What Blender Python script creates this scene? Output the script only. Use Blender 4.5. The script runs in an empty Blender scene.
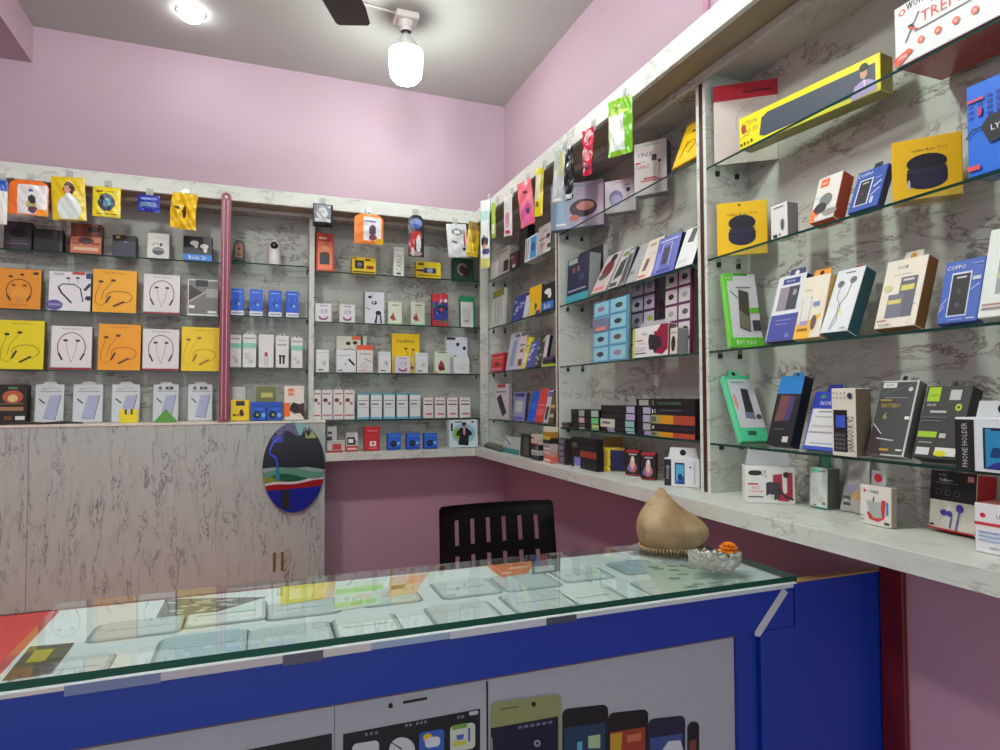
import bpy, bmesh, math, random
from mathutils import Vector, Matrix
random.seed(7)
PI = math.pi
sc = bpy.context.scene
COL = sc.collection
# ------------------------------------------------------------------ camera
F = 630.0
YAW, PIT, ROL = math.radians(20.82), math.radians(1.958), math.radians(-0.17)
CAM = Vector((0, 0, 1.30))
FW = Vector((math.sin(YAW)*math.cos(PIT), math.cos(YAW)*math.cos(PIT), math.sin(PIT)))
_r = Vector((math.cos(YAW), -math.sin(YAW), 0)); _u = _r.cross(FW)
RT = _r*math.cos(ROL)+_u*math.sin(ROL); UP = -_r*math.sin(ROL)+_u*math.cos(ROL)
cd = bpy.data.cameras.new('camera'); cam = bpy.data.objects.new('camera', cd); COL.objects.link(cam)
cam.matrix_world = Matrix(((RT.x, UP.x, -FW.x, CAM.x), (RT.y, UP.y, -FW.y, CAM.y), (RT.z, UP.z, -FW.z, CAM.z), (0, 0, 0, 1)))
cd.sensor_width = 36; cd.lens = 36*F/1000; cd.clip_start = 0.02
sc.camera = cam
Z0 = CAM.z

def ray(x, y): return FW + RT*((x-500)/F) + UP*((375-y)/F)
def xon(px, Y, py=396): d = ray(px, py); return d.x/d.y*Y
def yon(px, X, py=396): d = ray(px, py); return d.y/d.x*X
def on_y(px, py, Y): d = ray(px, py); return CAM + d*(Y/d.y)
def on_x(px, py, X): d = ray(px, py); return CAM + d*(X/d.x)
def on_z(px, py, z): d = ray(px, py); return CAM + d*((z-CAM.z)/d.z)

# key planes of the room (metres)
XF, YF = 1.041, 3.10          # fascia and counter-board front edges
XS, YS = 1.152, 3.212         # front edge of the glass shelves
XW, YW = 1.309, 3.367         # walls
XB, YB = 1.300, 3.358         # shelving back panels
ZC = Z0+1.684
ZFB, ZFT = Z0+0.901, Z0+0.968
ZBT, ZBB = Z0-0.266, Z0-0.306
ZL = Z0-0.110                 # ledge of the left unit

# ------------------------------------------------------------------ materials
def lin(c):
    c /= 255.0
    return c/12.92 if c <= 0.04045 else ((c+0.055)/1.055)**2.4
MATS = {}
def mat(c, rough=0.45, metal=0.0, spec=0.5, coat=0.0):
    k = (tuple(c), rough, metal, spec, coat)
    if k in MATS: return MATS[k]
    m = bpy.data.materials.new('paint_%d_%d_%d' % tuple(c)); m.use_nodes = True
    nt = m.node_tree; b = nt.nodes['Principled BSDF']
    col = (lin(c[0]), lin(c[1]), lin(c[2]), 1)
    n = nt.nodes.new('ShaderNodeTexNoise'); n.inputs['Scale'].default_value = 60
    mx = nt.nodes.new('ShaderNodeMix'); mx.data_type = 'RGBA'
    mx.inputs[6].default_value = tuple(v*0.93 for v in col[:3])+(1,); mx.inputs[7].default_value = tuple(min(1, v*1.05) for v in col[:3])+(1,)
    nt.links.new(n.outputs[0], mx.inputs[0]); nt.links.new(mx.outputs[2], b.inputs['Base Color'])
    b.inputs['Roughness'].default_value = rough; b.inputs['Metallic'].default_value = metal
    b.inputs['Specular IOR Level'].default_value = spec; b.inputs['Coat Weight'].default_value = coat
    MATS[k] = m; return m
def nodes_mat(name):
    m = bpy.data.materials.new(name); m.use_nodes = True
    return m, m.node_tree, m.node_tree.nodes['Principled BSDF']
def rgb(c, a=1): return (lin(c[0]), lin(c[1]), lin(c[2]), a)

def marble(name, base, vein, rough=0.35, sc_=3.0, rotz=0.6, vw=.022, steep=False):
    m, nt, b = nodes_mat(name); N = nt.nodes; L = nt.links
    tc = N.new('ShaderNodeTexCoord'); mp = N.new('ShaderNodeMapping')
    L.new(tc.outputs['Object'], mp.inputs[0]); mp.inputs['Scale'].default_value = (0.9, 0.9, 2.3); mp.inputs['Rotation'].default_value = (0.28, 0.28, 0)
    if steep: mp.inputs['Rotation'].default_value = (0, 0.42, 0); mp.inputs['Scale'].default_value = (2.4, 1.0, 0.5)
    w = N.new('ShaderNodeTexNoise'); w.inputs['Scale'].default_value = sc_*1.6; w.inputs['Detail'].default_value = 7; w.inputs['Roughness'].default_value = 0.68
    w.inputs['Distortion'].default_value = 0.5
    L.new(mp.outputs[0], w.inputs['Vector'])
    # thin veins where the noise crosses a value
    s = N.new('ShaderNodeMath'); s.operation = 'SUBTRACT'; s.inputs[1].default_value = 0.5; L.new(w.outputs[0], s.inputs[0])
    a = N.new('ShaderNodeMath'); a.operation = 'ABSOLUTE'; L.new(s.outputs[0], a.inputs[0])
    r = N.new('ShaderNodeValToRGB'); r.color_ramp.elements[0].position = 0.0; r.color_ramp.elements[0].color = (1, 1, 1, 1)
    r.color_ramp.elements[1].position = vw; r.color_ramp.elements[1].color = (0, 0, 0, 1)
    L.new(a.outputs[0], r.inputs[0])
    g = N.new('ShaderNodeTexNoise'); g.inputs['Scale'].default_value = sc_*1.3; g.inputs['Detail'].default_value = 3
    L.new(mp.outputs[0], g.inputs['Vector'])
    gr = N.new('ShaderNodeValToRGB'); gr.color_ramp.elements[0].position = 0.42; gr.color_ramp.elements[1].position = 0.58
    L.new(g.outputs[0], gr.inputs[0])
    mu = N.new('ShaderNodeMath'); mu.operation = 'MULTIPLY'; L.new(r.outputs[0], mu.inputs[0]); L.new(gr.outputs[0], mu.inputs[1])
    c1 = N.new('ShaderNodeMix'); c1.data_type = 'RGBA'
    c1.inputs[6].default_value = rgb(base); c1.inputs[7].default_value = rgb(tuple(int(v*0.9) for v in base))
    g2 = N.new('ShaderNodeTexNoise'); g2.inputs['Scale'].default_value = sc_*2.5; g2.inputs['Detail'].default_value = 5; L.new(mp.outputs[0], g2.inputs['Vector'])
    L.new(g2.outputs[0], c1.inputs[0])
    c2 = N.new('ShaderNodeMix'); c2.data_type = 'RGBA'; L.new(mu.outputs[0], c2.inputs[0]); L.new(c1.outputs[2], c2.inputs[6]); c2.inputs[7].default_value = rgb(vein)
    L.new(c2.outputs[2], b.inputs['Base Color']); b.inputs['Roughness'].default_value = rough
    return m
def wallpaint(name, c, rough=0.6, amt=0.04):
    m, nt, b = nodes_mat(name); N = nt.nodes; L = nt.links
    tc = N.new('ShaderNodeTexCoord')
    n = N.new('ShaderNodeTexNoise'); n.inputs['Scale'].default_value = 1.3; n.inputs['Detail'].default_value = 4; L.new(tc.outputs['Object'], n.inputs['Vector'])
    mx = N.new('ShaderNodeMix'); mx.data_type = 'RGBA'; col = rgb(c)
    mx.inputs[6].default_value = tuple(v*(1-amt) for v in col[:3])+(1,); mx.inputs[7].default_value = tuple(min(1, v*(1+amt)) for v in col[:3])+(1,)
    L.new(n.outputs[0], mx.inputs[0]); L.new(mx.outputs[2], b.inputs['Base Color'])
    n2 = N.new('ShaderNodeTexNoise'); n2.inputs['Scale'].default_value = 90; L.new(tc.outputs['Object'], n2.inputs['Vector'])
    bp = N.new('ShaderNodeBump'); bp.inputs['Strength'].default_value = 0.08; bp.inputs['Distance'].default_value = 0.003
    L.new(n2.outputs[0], bp.inputs['Height']); L.new(bp.outputs[0], b.inputs['Normal'])
    b.inputs['Roughness'].default_value = rough; return m
def sheet_glass(name, tint=(246, 251, 248), ior=1.5, refl=1.0, haze=0.0):
    m = bpy.data.materials.new(name); m.use_nodes = True; nt = m.node_tree; N = nt.nodes; L = nt.links
    N.remove(N['Principled BSDF']); out = N['Material Output']
    t = N.new('ShaderNodeBsdfTransparent'); t.inputs[0].default_value = rgb(tint)
    g = N.new('ShaderNodeBsdfGlossy'); g.inputs['Roughness'].default_value = 0.02; g.inputs['Color'].default_value = (1, 1, 1, 1)
    f = N.new('ShaderNodeFresnel'); f.inputs[0].default_value = ior
    mu = N.new('ShaderNodeMath'); mu.operation = 'MULTIPLY'; mu.inputs[1].default_value = refl
    ge = N.new('ShaderNodeNewGeometry'); iv = N.new('ShaderNodeMath'); iv.operation = 'SUBTRACT'; iv.inputs[0].default_value = 1.0; L.new(ge.outputs['Backfacing'], iv.inputs[1])
    m0 = N.new('ShaderNodeMath'); m0.operation = 'MULTIPLY'; L.new(f.outputs[0], m0.inputs[0]); L.new(iv.outputs[0], m0.inputs[1]); L.new(m0.outputs[0], mu.inputs[0])
    mx = N.new('ShaderNodeMixShader'); L.new(mu.outputs[0], mx.inputs[0]); L.new(t.outputs[0], mx.inputs[1]); L.new(g.outputs[0], mx.inputs[2])
    last = mx
    if haze:
        d = N.new('ShaderNodeBsdfDiffuse'); d.inputs[0].default_value = (0.8, 0.82, 0.82, 1)
        m2 = N.new('ShaderNodeMixShader'); m2.inputs[0].default_value = haze
        L.new(mx.outputs[0], m2.inputs[1]); L.new(d.outputs[0], m2.inputs[2]); last = m2
    L.new(last.outputs[0], out.inputs[0]); return m
def emis(name, c, s):
    m = bpy.data.materials.new(name); m.use_nodes = True; nt = m.node_tree; nt.nodes.remove(nt.nodes['Principled BSDF'])
    e = nt.nodes.new('ShaderNodeEmission'); e.inputs[0].default_value = (*c, 1); e.inputs[1].default_value = s
    nt.links.new(e.outputs[0], nt.nodes['Material Output'].inputs[0]); return m

M_LAM = marble('white_marble_laminate', (224, 227, 218), (166, 164, 158), 0.4, 3.4, .6, .020)
M_LAMB = marble('grey_marble_laminate', (202, 203, 195), (120, 100, 96), 0.45, 3.2, .6, .026)
M_PANEL = marble('marble_front_panel', (186, 196, 188), (80, 78, 76), 0.4, 5.5, 1.0, .020, True)
M_PINK = wallpaint('pink_wall_paint', (190, 163, 178))
M_PINKD = wallpaint('pink_wall_paint_low', (208, 160, 177))
M_CEIL = wallpaint('ceiling_paint', (184, 187, 181))
M_FLOOR = wallpaint('floor_tile', (150, 150, 146), 0.3)
M_BLUE = mat((14, 54, 158), 0.35)
M_GLASS = sheet_glass('shelf_glass', (246, 251, 248), 1.5, 1.0)
M_EDGE = mat((20, 60, 52), 0.12)
M_TOPG = sheet_glass('counter_glass', (247, 252, 250), 1.5, 1.0, 0.02)
M_CLEAR = sheet_glass('clear_plastic', (240, 242, 242), 1.45, 1.3, 0.40)
M_METAL = mat((190, 190, 188), 0.25, 1.0)
M_EDGET = mat((8, 78, 62), 0.15)

# ------------------------------------------------------------------ mesh collector
class MB:
    def __init__(s): s.v = []; s.f = []; s.m = []; s.mats = []; s.sm = []
    def mi(s, m):
        if m not in s.mats: s.mats.append(m)
        return s.mats.index(m)
    def face(s, pts, m, smooth=False):
        b = len(s.v); s.v += [tuple(p) for p in pts]; s.f.append(tuple(range(b, b+len(pts)))); s.m.append(s.mi(m)); s.sm.append(smooth)
    def raw(s, vs, fs, m, smooth=False):
        b = len(s.v); s.v += [tuple(p) for p in vs]; i = s.mi(m)
        for f in fs: s.f.append(tuple(b+k for k in f)); s.m.append(i); s.sm.append(smooth)
    def box(s, lo, hi, m, bev=0.0, mats=None):
        x0, y0, z0 = lo; x1, y1, z1 = hi
        if bev <= 0:
            P = [(x0, y0, z0), (x1, y0, z0), (x1, y1, z0), (x0, y1, z0), (x0, y0, z1), (x1, y0, z1), (x1, y1, z1), (x0, y1, z1)]
            Q = {'bottom': (0, 3, 2, 1), 'top': (4, 5, 6, 7), 'front': (0, 1, 5, 4), 'right': (1, 2, 6, 5), 'back': (2, 3, 7, 6), 'left': (3, 0, 4, 7)}
            b = len(s.v); s.v += P
            for k, q in Q.items():
                s.f.append(tuple(b+i for i in q)); s.m.append(s.mi((mats or {}).get(k, m))); s.sm.append(False)
            return
        bm = bmesh.new(); bmesh.ops.create_cube(bm, size=1)
        for v in bm.verts: v.co = Vector(((x0+x1)/2+v.co.x*(x1-x0), (y0+y1)/2+v.co.y*(y1-y0), (z0+z1)/2+v.co.z*(z1-z0)))
        bmesh.ops.bevel(bm, geom=bm.edges[:], offset=min(bev, 0.45*min(x1-x0, y1-y0, z1-z0)), segments=1, affect='EDGES')
        bm.normal_update(); bm.verts.ensure_lookup_table()
        b = len(s.v); s.v += [tuple(v.co) for v in bm.verts]
        for f in bm.faces:
            n = f.normal; k = None
            if n.y < -.9: k = 'front'
            elif n.y > .9: k = 'back'
            elif n.x > .9: k = 'right'
            elif n.x < -.9: k = 'left'
            elif n.z > .9: k = 'top'
            elif n.z < -.9: k = 'bottom'
            s.f.append(tuple(b+v.index for v in f.verts)); s.m.append(s.mi((mats or {}).get(k, m))); s.sm.append(False)
        bm.free()
    def tube(s, pts, r, m, n=8, closed=False):
        pts = [Vector(p) for p in pts]; rs = r if isinstance(r, (list, tuple)) else [r]*len(pts)
        rings = []
        for i, p in enumerate(pts):
            a = pts[max(0, i-1)]; c = pts[min(len(pts)-1, i+1)]
            t = (c-a).normalized(); h = Vector((0, 0, 1)) if abs(t.z) < .9 else Vector((1, 0, 0))
            e1 = t.cross(h).normalized(); e2 = t.cross(e1)
            rings.append([p+e1*math.cos(2*PI*k/n)*rs[i]+e2*math.sin(2*PI*k/n)*rs[i] for k in range(n)])
        vs = [v for R_ in rings for v in R_]; fs = []
        for i in range(len(pts)-1):
            for k in range(n): fs.append((i*n+k, i*n+(k+1) % n, (i+1)*n+(k+1) % n, (i+1)*n+k))
        fs.append(tuple(range(n))[::-1]); fs.append(tuple((len(pts)-1)*n+k for k in range(n)))
        s.raw(vs, fs, m, True)
    def lathe(s, prof, m, n=28, c=(0, 0, 0), mf=None):
        vs = []; 
        for (r, z) in prof:
            for k in range(n): vs.append((c[0]+r*math.cos(2*PI*k/n), c[1]+r*math.sin(2*PI*k/n), c[2]+z))
        fs = [(i*n+k, i*n+(k+1) % n, (i+1)*n+(k+1) % n, (i+1)*n+k) for i in range(len(prof)-1) for k in range(n)]
        s.raw(vs, fs, m, True)
    def build(s, name, parent=None, mx=None):
        me = bpy.data.meshes.new(name); me.from_pydata(s.v, [], s.f)
        for m in s.mats: me.materials.append(m)
        me.polygons.foreach_set('material_index', s.m); me.polygons.foreach_set('use_smooth', s.sm); me.update()
        o = bpy.data.objects.new(name, me); COL.objects.link(o)
        if parent: o.parent = parent
        if mx is not None: o.matrix_world = mx if not parent else mx
        return o
def tag(o, label, cat, group=None):
    o['label'] = label; o['category'] = cat
    if group: o['group'] = group
    return o
def thing(name, label, cat, loc=(0, 0, 0), group=None):
    o = bpy.data.objects.new(name, None); COL.objects.link(o); o.location = loc; o.empty_display_size = .05
    return tag(o, label, cat, group)
def boxpart(name, lo, hi, m, parent=None, bev=0.002, mats=None):
    b = MB()
    if parent is not None and parent.type == 'EMPTY':
        L = parent.location; lo = (lo[0]-L.x, lo[1]-L.y, lo[2]-L.z); hi = (hi[0]-L.x, hi[1]-L.y, hi[2]-L.z)
    b.box(lo, hi, m, bev, mats); return b.build(name, parent)
def struct(o): o['kind'] = 'structure'; return o

# ------------------------------------------------------------------ flat artwork (printed shapes)
_TXT = {}
def text_polys(s):
    if s in _TXT: return _TXT[s]
    cu = bpy.data.curves.new('t', 'FONT'); cu.body = s; cu.resolution_u = 1; cu.offset = 0.0
    ob = bpy.data.objects.new('t', cu); COL.objects.link(ob)
    dg = bpy.context.evaluated_depsgraph_get(); me = bpy.data.meshes.new_from_object(ob.evaluated_get(dg))
    vs = [(v.co.x, v.co.y) for v in me.vertices]; fs = [tuple(p.vertices) for p in me.polygons]
    bpy.data.objects.remove(ob); bpy.data.curves.remove(cu); bpy.data.meshes.remove(me)
    x0 = min(v[0] for v in vs); x1 = max(v[0] for v in vs); y0 = min(v[1] for v in vs); y1 = max(v[1] for v in vs)
    _TXT[s] = ([((x-x0), (y-y0)) for x, y in vs], fs, x1-x0, y1-y0); return _TXT[s]
def r(a, b, c, d, col): return ('r', a, b, c, d, col)
def e(cx, cy, rx, ry, col): return ('e', cx, cy, rx, ry, col)
def p(pts, col): return ('p', pts, col)
def l(pts, w, col): return ('l', pts, w, col)
def t(s, cx, cy, h, col, maxw=.9, rot=0): return ('t', s, cx, cy, h, col, maxw, rot)
def arc(cx, cy, rx, ry, a0, a1, n=14): return [(cx+rx*math.cos(math.radians(a0+(a1-a0)*i/n)), cy+ry*math.sin(math.radians(a0+(a1-a0)*i/n))) for i in range(n+1)]
def lines(u0, u1, v0, v1, n, col, seed=1):
    rr = random.Random(seed); out = []
    for i in range(n):
        v = v0+(v1-v0)*(i+.5)/n; h = (v1-v0)/n*.28; u = u0
        while u < u1-.02:
            w = rr.uniform(.04, .16)*(u1-u0)*1.4; out.append(r(u, v-h, min(u1, u+w), v+h, col)); u += w+.03
            if rr.random() < .12: break
    return out
def art_on(mb, ops, w, h, off=0.0003, step=0.00012, y0=0.0):
    """print ops on the plane y=y0 facing -y; u in 0..1 over x -w/2..w/2, v in 0..1 over z 0..h"""
    def P(u, v, k): return ((u-.5)*w, y0-off-step*k, v*h)
    k = 0
    for op in ops:
        k += 1; a = op[0]
        if a == 'r':
            _, u0, v0, u1, v1, c = op; mb.face([P(u0, v0, k), P(u1, v0, k), P(u1, v1, k), P(u0, v1, k)], mat(c))
        elif a == 'e':
            _, cx, cy, rx, ry, c = op; mb.face([P(cx+rx*math.cos(2*PI*i/18), cy+ry*math.sin(2*PI*i/18), k) for i in range(18)], mat(c))
        elif a == 'p':
            mb.face([P(u, v, k) for u, v in op[1]], mat(op[2]))
        elif a == 'l':
            _, pts, lw, c = op; q = [Vector(((u-.5)*w, v*h)) for u, v in pts]; hw = lw*w/2; L_ = []; R_ = []
            for i in range(len(q)):
                d = (q[min(i+1, len(q)-1)]-q[max(i-1, 0)])
                if d.length < 1e-9: d = Vector((1, 0))
                d.normalize(); n = Vector((-d.y, d.x))*hw; L_.append(q[i]+n); R_.append(q[i]-n)
            for i in range(len(q)-1):
                yy = y0-off-step*k
                mb.face([(R_[i].x, yy, R_[i].y), (R_[i+1].x, yy, R_[i+1].y), (L_[i+1].x, yy, L_[i+1].y), (L_[i].x, yy, L_[i].y)], mat(c))
        elif a == 't':
            _, s, cx, cy, hh, c, mw, rot = op; vs, fs, tw, th = text_polys(s)
            H = hh*h; sx = H/th
            if not rot and tw*sx > mw*w: sx = mw*w/tw
            if rot and tw*sx > mw*h: sx = mw*h/tw
            yy = y0-off-step*k; out = []
            for x, y in vs:
                X = (x-tw/2)*sx; Z = (y-th/2)*(H/th)
                if rot: X, Z = -Z, X
                out.append(((cx-.5)*w+X, yy, cy*h+Z))
            mb.raw(out, fs, mat(c))
# colours
W = (238, 238, 236); K = (22, 22, 26); G = (128, 128, 130); LG = (190, 192, 194); Y = (250, 205, 20); O = (246, 150, 30); R = (196, 32, 44)
B = (28, 90, 215); DB = (30, 44, 120); CY = (60, 170, 200); GR = (70, 170, 60); TE = (30, 150, 110); PU = (96, 84, 160); PK = (235, 130, 160)
CR = (232, 224, 200); BR = (130, 76, 40); DG = (62, 66, 68); MG = (150, 30, 70); LP = (200, 190, 215); SK = (205, 155, 130); OR2 = (232, 96, 40)

# ------------------------------------------------------------------ placing things
def solve_h(P0, d, py):
    """length h along unit direction d from P0 whose image row is py"""
    A = P0-CAM; k = (375-py)/F
    den = d.dot(UP)-k*d.dot(FW)
    return (k*A.dot(FW)-A.dot(UP))/den
def frame(P0, P1, z, yt, xt=None, lean=4, side=None):
    P0 = Vector((P0[0], P0[1], z)); P1 = Vector((P1[0], P1[1], z))
    ex = (P1-P0); w = ex.length; ex.normalize(); n = Vector((0, 0, 1)).cross(ex)   # away from the viewer
    lam = math.radians(lean)
    if xt is not None:
        d = ray(xt, yt); m = Matrix((( -d.x, n.x, 0), (-d.y, n.y, 0), (-d.z, 0, 1))); q = CAM-P0
        s = m.inverted() @ q; lam = max(math.radians(-6), min(math.radians(27), math.atan2(s[1], s[2])))
    ez = Vector((0, 0, 1))*math.cos(lam)+n*math.sin(lam); h = solve_h(P0, ez, yt)
    ey = n*math.cos(lam)-Vector((0, 0, 1))*math.sin(lam)
    return P0, P1, ex, ey, ez, w, h, lam
def fmatrix(P0, P1, ex, ey, ez, lift=0):
    c = (P0+P1)/2; c.z += lift
    return Matrix(((ex.x, ey.x, ez.x, c.x), (ex.y, ey.y, ez.y, c.y), (ex.z, ey.z, ez.z, c.z), (0, 0, 0, 1)))
def row(P):
    v = Vector(P)-CAM; return 375-F*v.dot(UP)/v.dot(FW)
def bx_(px, Y):
    x = xon(px, Y)
    for _ in range(3): x = xon(px, Y, row((x, Y, z)))
    return x
def ry_(px, X):
    y = yon(px, X)
    for _ in range(3): y = yon(px, X, row((X, y, z)))
    return y
def bpts(xl, xr, o=.03, o2=None, S=None):
    S = YS if S is None else S; a = S+o; b = S+(o if o2 is None else o2)
    return (bx_(xl, a), a), (bx_(xr, b), b)
def rpts(xl, xr, o=.03, o2=None, S=None):
    S = XS if S is None else S; a = S+o; b = S+(o if o2 is None else o2)
    return (a, ry_(xl, a)), (b, ry_(xr, b))
def gpts(xl, yl, xr, yr):
    a = on_z(xl, yl, z); b = on_z(xr, yr, z); return (a.x, a.y), (b.x, b.y)
def turned(xl, o, xr, deg, S=None):
    """base line starting at column xl, o behind the edge, turned so that its direction is deg from the room's -y axis"""
    S = XS if S is None else S; P0 = Vector((S+o, ry_(xl, S+o), 0)); rw = row((P0.x, P0.y, z)); a = math.radians(deg); d = Vector((math.sin(a), -math.cos(a), 0))
    k = ray(xr, rw); k = k.x/k.y; s_ = (k*P0.y-P0.x)/(d.x+k*math.cos(a)); P1 = P0+d*s_
    return (P0.x, P0.y), (P1.x, P1.y)
ALL = []
def carton(name, label, cat, pts, z, yt, ops, c=W, side=None, th=.03, xt=None, lean=3, group=None, tab=None, top=None, bottom=None, wh=None, bev=.0012, left=None):
    P0, P1, ex, ey, ez, w, h, lam = frame(pts[0], pts[1], z+.0008, yt, xt, lean)
    if wh: w = w*wh
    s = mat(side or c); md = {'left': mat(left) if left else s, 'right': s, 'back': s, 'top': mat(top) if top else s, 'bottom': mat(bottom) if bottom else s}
    b = MB(); b.box((-w/2, 0, 0), (w/2, th, h), mat(c), bev, md)
    art_on(b, ops, w, h)
    o = b.build(name); o.matrix_world = fmatrix(P0, P1, ex, ey, ez, max(0, th*math.sin(lam)))
    tag(o, label, cat, group)
    if tab:
        tw, thh, tc = tab[:3]; dot = tab[3] if len(tab) > 3 else None
        q = MB(); m_ = M_CLEAR if tc == 'clear' else mat(tc); q_w = tw*w
        vs = [(-q_w/2, th*.5, h-.001), (q_w/2, th*.5, h-.001), (q_w*.42, th*.5, h+thh), (-q_w*.42, th*.5, h+thh)]
        q.raw(vs+[(x, y+.0012, zz) for x, y, zz in vs], [(0, 1, 2, 3), (7, 6, 5, 4), (0, 4, 5, 1), (1, 5, 6, 2), (2, 6, 7, 3), (3, 7, 4, 0)], m_)
        if dot: q.face([(math.cos(2*PI*i/14)*thh*.3, th*.5-.0008, h+thh*.52+math.sin(2*PI*i/14)*thh*.3) for i in range(14)], mat(dot))
        ht = q.build('hang_tab'); ht.parent = o
    ALL.append(o); return o
def raster(ops, u, v, base):
    c = base
    for op in ops:
        if op[0] == 'r' and op[1] <= u <= op[3] and op[2] <= v <= op[4]: c = op[5]
        elif op[0] == 'e' and ((u-op[1])/op[3])**2+((v-op[2])/op[4])**2 <= 1: c = op[5]
        elif op[0] == 'p':
            q = op[1]; ins = False; j = len(q)-1
            for i in range(len(q)):
                if (q[i][1] > v) != (q[j][1] > v) and u < (q[j][0]-q[i][0])*(v-q[i][1])/(q[j][1]-q[i][1])+q[i][0]: ins = not ins
                j = i
            if ins: c = op[2]
    return c
def pouch_mesh(w, h, th, base, ops, nx=26, nz=36, crump=.004, shape=None, seed=0, back=None, rough=.3):
    """a filled soft pack hanging from z=0 down to -h; front faces -y"""
    rr = random.Random(seed); b = MB(); sh = shape or (lambda v: (0, 1))
    ph = [rr.uniform(0, 6) for _ in range(6)]
    def pt(i, j, s_):
        u = i/nx; v = j/nz; a, c = sh(v); x = (a+(c-a)*u-.5)*w; bul = (math.sin(PI*min(1, max(0, u)))**.6)*(math.sin(PI*v)**.6)
        dis = crump*(math.sin(u*11+ph[0]+v*7)+math.sin(v*17+ph[1]-u*5)+.7*math.sin(u*23+v*19+ph[2]))*.5
        y = s_*th/2*bul+dis*(.3+bul*.7); return (x, y, -h+v*h)
    for s_ in (-1, 1):
        vs = [pt(i, j, s_) for j in range(nz+1) for i in range(nx+1)]; base_i = len(b.v); b.v += vs
        for j in range(nz):
            for i in range(nx):
                q = (j*(nx+1)+i, j*(nx+1)+i+1, (j+1)*(nx+1)+i+1, (j+1)*(nx+1)+i)
                if s_ > 0: q = q[::-1]; cc = back or base
                else: cc = raster(ops, (i+.5)/nx, (j+.5)/nz, base)
                b.f.append(tuple(base_i+k for k in q)); b.m.append(b.mi(mat(cc, rough))); b.sm.append(True)
    return b
HOOKN = 0
def hang(name, label, cat, x, ytop, ybot, wpx, ops, base, side='B', th=.014, yaw=0, shape=None, crump=.003, seed=0, roll=0, hook=True, group=None, back=None, hooklabel=None, nx=26, nz=36, off=.022):
    """pack hanging from an adhesive hook on the fascia; x = centre column in the photo"""
    if side == 'B': P = on_y(x, ytop, YF-off); base_ang = 0
    else: P = on_x(x, ytop, XF-off); base_ang = -PI/2
    dep = (P-CAM).dot(FW); h = solve_h(P, Vector((0, 0, -1)), ybot)
    ang = base_ang+math.radians(yaw); ex = Vector((math.cos(ang), math.sin(ang), 0))
    # apparent width -> real width along ex
    k = (ex.dot(RT)-(P-CAM).dot(RT)/dep*ex.dot(FW))/dep*F
    w = wpx/abs(k)
    b = pouch_mesh(w, h, th, base, ops, nx, nz, crump, shape, seed, back)
    o = b.build(name); o.matrix_world = Matrix.Translation(P) @ Matrix.Rotation(ang, 4, 'Z') @ Matrix.Rotation(math.radians(roll), 4, 'Y')
    tag(o, label, cat, group or 'packs hanging from the shelf fascia')
    if hook:
        hk = thing('adhesive_hook', hooklabel or ('clear adhesive hook holding the '+label.split(' hanging')[0]), 'hook', (P.x, P.y, P.z), 'adhesive hooks on the fascia')
        hk.rotation_euler.z = base_ang
        q = MB(); q.box((-.014, off-.0035, -.008), (.014, off-.001, .034), M_CLEAR, .001); q.build('hook_plate', hk)
        q = MB(); q.tube([(0, off-.004, .016), (0, off-.010, .008), (0, off-.016, -.003), (0, -.004, -.006), (0, -.008, .004)], .0011, M_METAL, 6); q.build('wire_hook', hk)
    ALL.append(o); return o

# ================================================================== ROOM
XL, YR = -2.3, -2.6
def slab(name, lo, hi, m): b = MB(); b.box(lo, hi, m); return struct(b.build(name))
slab('floor', (XL-.1, YR, -.1), (XW+.1, YW+.1, 0), M_FLOOR)
slab('ceiling', (XL-.1, YR, ZC), (XW+.1, YW+.1, ZC+.1), M_CEIL)
b = MB(); b.box((XL-.1, YW, 0), (XW+.1, YW+.1, 1.0), M_PINKD); b.box((XL-.1, YW, 1.0), (XW+.1, YW+.1, ZC), M_PINK); struct(b.build('wall_back'))
b = MB(); b.box((XW, YR, 0), (XW+.1, YW, 1.0), M_PINKD); b.box((XW, YR, 1.0), (XW+.1, YW, ZC), M_PINK); struct(b.build('wall_right'))
slab('wall_left', (XL-.1, YR, 0), (XL, YW, ZC), M_PINK)
xb = xon(33, YW, 40); zb = on_y(33, 63, YW).z
slab('trim_1', (XL, YR, zb), (xb, YW-.001, ZC-.001), M_PINK)          # ceiling beam on the left
struct(boxpart('trim_2', (XW-.014, on_x(708, 8, XW).y-.012, ZFT+.01), (XW-.0005, on_x(708, 8, XW).y+.012, ZC-.01), mat((196, 140, 166)), None, .003))

# ================================================================== LAMPS AND FAN
Lb = on_y(406, 8, 1); d = ray(406, 8)
bulb = CAM+d*((ZC-Z0)/d.z)*0.995; BX, BY = bulb.x, bulb.y
BX, BY = on_z(406, 60, ZC-.20).x, on_z(406, 60, ZC-.20).y
def bottle_bulb(label, x, y, strength):
    g = thing('hanging_bulb', label, 'lamp', (x, y, ZC))
    q = MB(); q.box((-.050, -.045, -.030), (.050, .045, -.0005), mat((225, 220, 215)), .004); q.lathe([(.032, -.03), (.034, -.05), (.024, -.055), (.024, -.075)], mat((225, 220, 215)), 20); q.build('holder', g)
    q = MB(); q.lathe([(.0, -.070), (.0165, -.070), (.0165, -.083), (.0155, -.087), (.0165, -.090)], mat((120, 120, 118), .3, .8), 20); q.build('screw_cap', g)
    q = MB(); q.lathe([(.0165, -.088), (.022, -.100), (.040, -.118), (.056, -.140), (.068, -.158), (.074, -.166)], mat((214, 218, 214), .35), 28); q.build('bulb_neck', g)
    q = MB(); q.lathe([(.063, -.165), (.072, -.168), (.073, -.20), (.071, -.25), (.066, -.275), (.052, -.293), (.030, -.302), (.0, -.304)], emis('lit_bulb', (.94, 1.0, .945), strength), 28); q.build('diffuser', g)
bottle_bulb('large lit bottle-shaped lamp bulb in a square white ceiling holder', BX, BY, 14)
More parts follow.
